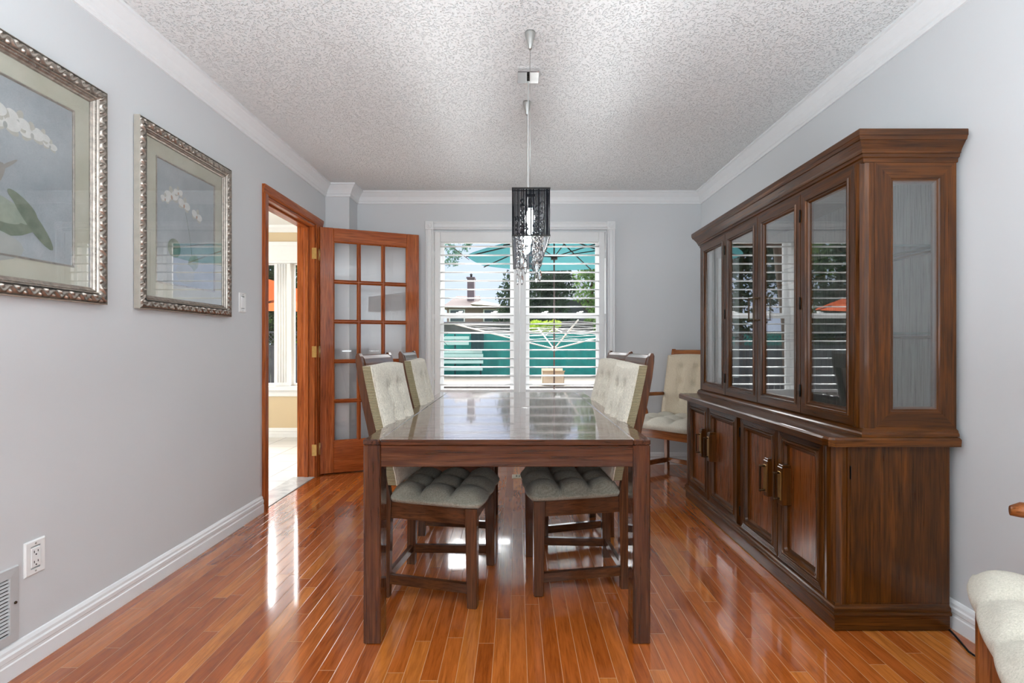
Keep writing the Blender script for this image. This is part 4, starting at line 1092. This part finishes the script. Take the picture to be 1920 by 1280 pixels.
m.add([(xa-.2, Yh-2, zf+.2), (xb, Yh-2, zf), (xb-1.0, Yh+4, rz2-.35), (xa, Yh+4, rz2), (xa-.2, Yh+8, zf+.2), (xb, Yh+8, zf)], [(0, 1, 2, 3), (0, 3, 4), (1, 5, 2), (3, 2, 5, 4), (0, 4, 5, 1)])
q(m, 'side_roof', ROOFL)
xa, xb = at(876, 0, Yh+2).x, at(889, 0, Yh+2).x; zt_ = at(0, 522, Yh+2).z
m = MB().box(xa, xb, Yh+2, Yh+3, rz-1.5, zt_, 0).box(xa-.06, xb+.06, Yh+1.94, Yh+3.06, zt_, zt_+.12, 0)
ch = q(m, 'chimney', CHIM); MB().lathe([(.09, zt_+.12), (.09, zt_+.35), (.14, zt_+.37), (.02, zt_+.48)], ((xa+xb)/2, Yh+2.5, 0), 10).build('chimney_pot', BLACKM, ch)
for px in (857, 921):
    xx = at(px, 0, Yh).x; zz = at(0, 592, Yh).z
    w_ = q(MB().box(xx-.6, xx+.6, Yh-.05, Yh+.02, zz-.5, zz+.5, .02), 'window', WHITE); MB().box(xx-.5, xx+.5, Yh-.07, Yh-.05, zz-.42, zz+.42, 0).build('window_pane', WGL, w_)
# second house, dark, behind the right window
h2 = empty('house', (3, 33, GZ), 0, 'dark grey house behind the trees at the right shutter', 'house')
q = lambda mb, nm, mt: rel(mb.build(nm, mt, h2), h2)
DG = plain('grey_siding', '50515a', .8, vary=.15, nscale=2, bump=.1)
x0, x1 = at(982, 0, 32).x, at(1112, 0, 32).x
q(MB().box(x0, x1, 32, 39, GZ, at(0, 560, 32).z, 0), 'wall', DG)
zz, zr = at(0, 562, 31.6).z, at(0, 505, 35).z
m = MB(); m.add([(x0-.3, 31.6, zz), (x1+.3, 31.6, zz), (x1-1, 35.5, zr), (x0+1, 35.5, zr), (x0-.3, 39.4, zz), (x1+.3, 39.4, zz)], [(0, 1, 2, 3), (0, 3, 4), (1, 5, 2), (3, 2, 5, 4), (0, 4, 5, 1)]); q(m, 'roof', plain('slate_roof', '62656f', .85, vary=.2, nscale=6, bump=.2))
# garden wall / dark shed strip above the fence
sh = tag(MB().box(at(820, 0, 23).x, at(1112, 0, 23).x, 23, 24, GZ, at(0, 603, 23).z, .05).build('garden_shed', plain('dark_boards', '5b5451', .9, vary=.25, nscale=5, bump=.2)), 'long low dark shed showing just above the teal fence', 'shed')

def tree(name, base, h, crown, lm, label, n, size, seed, group='trees beyond the garden fence', low=.3):
    rnd = random.Random(seed); r = empty(name, base, 0, label, 'tree', group)
    q = lambda mb, nm, mt: rel(mb.build(nm, mt, r), r); b_ = Vector(base)
    m = MB().tube([b_, b_+Vector((rnd.uniform(-.1, .1), 0, h*.5)), b_+Vector((rnd.uniform(-.2, .2), 0, h*.85))], [.05*h**.7, .035*h**.7, .01], 8)
    for k in range(6):
        a = rnd.uniform(0, 2*PI); z = h*rnd.uniform(.35, .75)
        m.tube([b_+Vector((0, 0, z)), b_+Vector((math.cos(a)*crown*.6, math.sin(a)*crown*.6, z+h*.15))], [.03, .008], 6)
    q(m, 'trunk', TRUNK)
    m = MB()
    for k in range(9):
        a = rnd.uniform(0, 2*PI); rr = crown*rnd.uniform(.15, .65)
        leaves(m, b_+Vector((rr*math.cos(a), rr*math.sin(a), h*rnd.uniform(low, .92))), (crown*.55, crown*.55, h*.16), n//9, size, rnd)
    q(m, 'foliage', lm); return r
tree('garden_tree', (2.1, 26.5, GZ), 6.4, 1.6, L_DARK, 'dark tree behind the left half of the right shutter', 5200, .12, 1)
tree('garden_tree', (4.3, 29.6, GZ), 7.2, 1.9, L_MID, 'mid-green leafy tree behind the right half of the right shutter', 4600, .12, 2)
tree('garden_tree', (4.7, 25.6, GZ), 5.2, 1.0, L_MID, 'smaller green tree at the right edge of the right shutter', 2600, .10, 5)
tree('garden_tree', (.2, 30, GZ), 6.2, 1.6, L_DARK, 'dark tree hidden mostly by the pendant lamp and window mullion', 3600, .12, 6)
rnd = random.Random(9)
sb = empty('lime_shrub', (at(1016, 0, 21.6).x, 21.6, GZ), 0, 'bright lime-green shrub rising above the teal fence behind the right shutter', 'shrub')
m = MB()
for px, py, s_ in ((1005, 610, .35), (1020, 611, .32), (1040, 608, .30), (1012, 616, .4), (1030, 618, .36)): leaves(m, at(px, py, 21.6), (s_, s_, s_*.7), 260, .07, rnd)
rel(m.build('foliage', L_LIME, sb), sb); rel(MB().tube([(at(1016, 0, 21.6).x, 21.6, GZ), (at(1016, 0, 21.6).x, 21.6, at(0, 612, 21.6).z)], [.05, .02], 8).build('stem', TRUNK, sb), sb)
# leafy branch coming in at the upper left of the window
tr = empty('overhanging_tree', (-3.4, 11, GZ), 0, 'tree reaching a leafy branch across the top of the left shutter', 'tree')
m = MB().tube([(-3.4, 11, GZ), (-3.3, 11, 1.5), (-3.1, 11, 3.2), (-3.2, 11, 4.6)], [.14, .11, .09, .04], 10)
tp = at(880, 487, 11); m.tube([(-3.1, 11, 3.2), at(830, 450, 11), tp], [.05, .025, .006], 8)
rel(m.build('trunk', TRUNK, tr), tr)
m = MB()
for k in range(60):
    px, py = rnd.uniform(815, 890), rnd.uniform(446, 510)
    if py-446 > (896-px)*1.1+8: continue
    leaves(m, at(px, py, 11+rnd.uniform(-.4, .4)), (.11, .11, .08), 26, .035, rnd, .1)
for k in range(10): leaves(m, (-3.3+rnd.uniform(-.9, .5), 11+rnd.uniform(-.8, .8), 4.2+rnd.uniform(-.6, .9)), (.5, .5, .4), 120, .05, rnd, .2)
rel(m.build('foliage', L_BLUE, tr), tr)
# beyond the breakfast-room window: lattice-topped fence and hedge
lf = empty('lattice_fence', (-6, 13, GZ), 0, 'dark wooden fence with lattice top beyond the doorway window', 'fence')
FW = plain('weathered_dark_fence', '4d5256', .9, vary=.2, nscale=6, bump=.2)
q = lambda mb, nm, mt: rel(mb.build(nm, mt, lf), lf)
m = MB()
for i in range(46): x = -9+i*.15; m.box(x, x+.14, 13, 13.02, GZ, 1.0, .003)
q(m, 'boards', FW)
m = MB()
for i in range(60):
    x = -9+i*.12
    m.box(-.006, .006, 12.995, 13.0, -.26, .26, 0, M=Matrix.Translation((x, 0, 1.2)) @ Matrix.Rotation(PI/4, 4, 'Y')).box(-.006, .006, 13.0, 13.005, -.26, .26, 0, M=Matrix.Translation((x, 0, 1.2)) @ Matrix.Rotation(-PI/4, 4, 'Y'))
m.box(-9, -2, 12.99, 13.03, 1.0, 1.05, .003).box(-9, -2, 12.99, 13.03, 1.36, 1.41, .003)
q(m, 'lattice', FW)
for k, (x, lm, lb) in enumerate(((-6.95, L_DARK, 'dark tree behind lattice fence, straight ahead through the doorway window'), (-8.0, L_MID, 'green tree above the lattice fence beyond the doorway window'), (-4.0, L_DARK, 'dark tree above the lattice fence beside the doorway jamb'))):
    tree('garden_tree', (x, 14.8+2.6*(k == 1), GZ), 5.2, 1.15, lm, lb, 4200, .09, 20+k, 'trees beyond the lattice fence', .12)
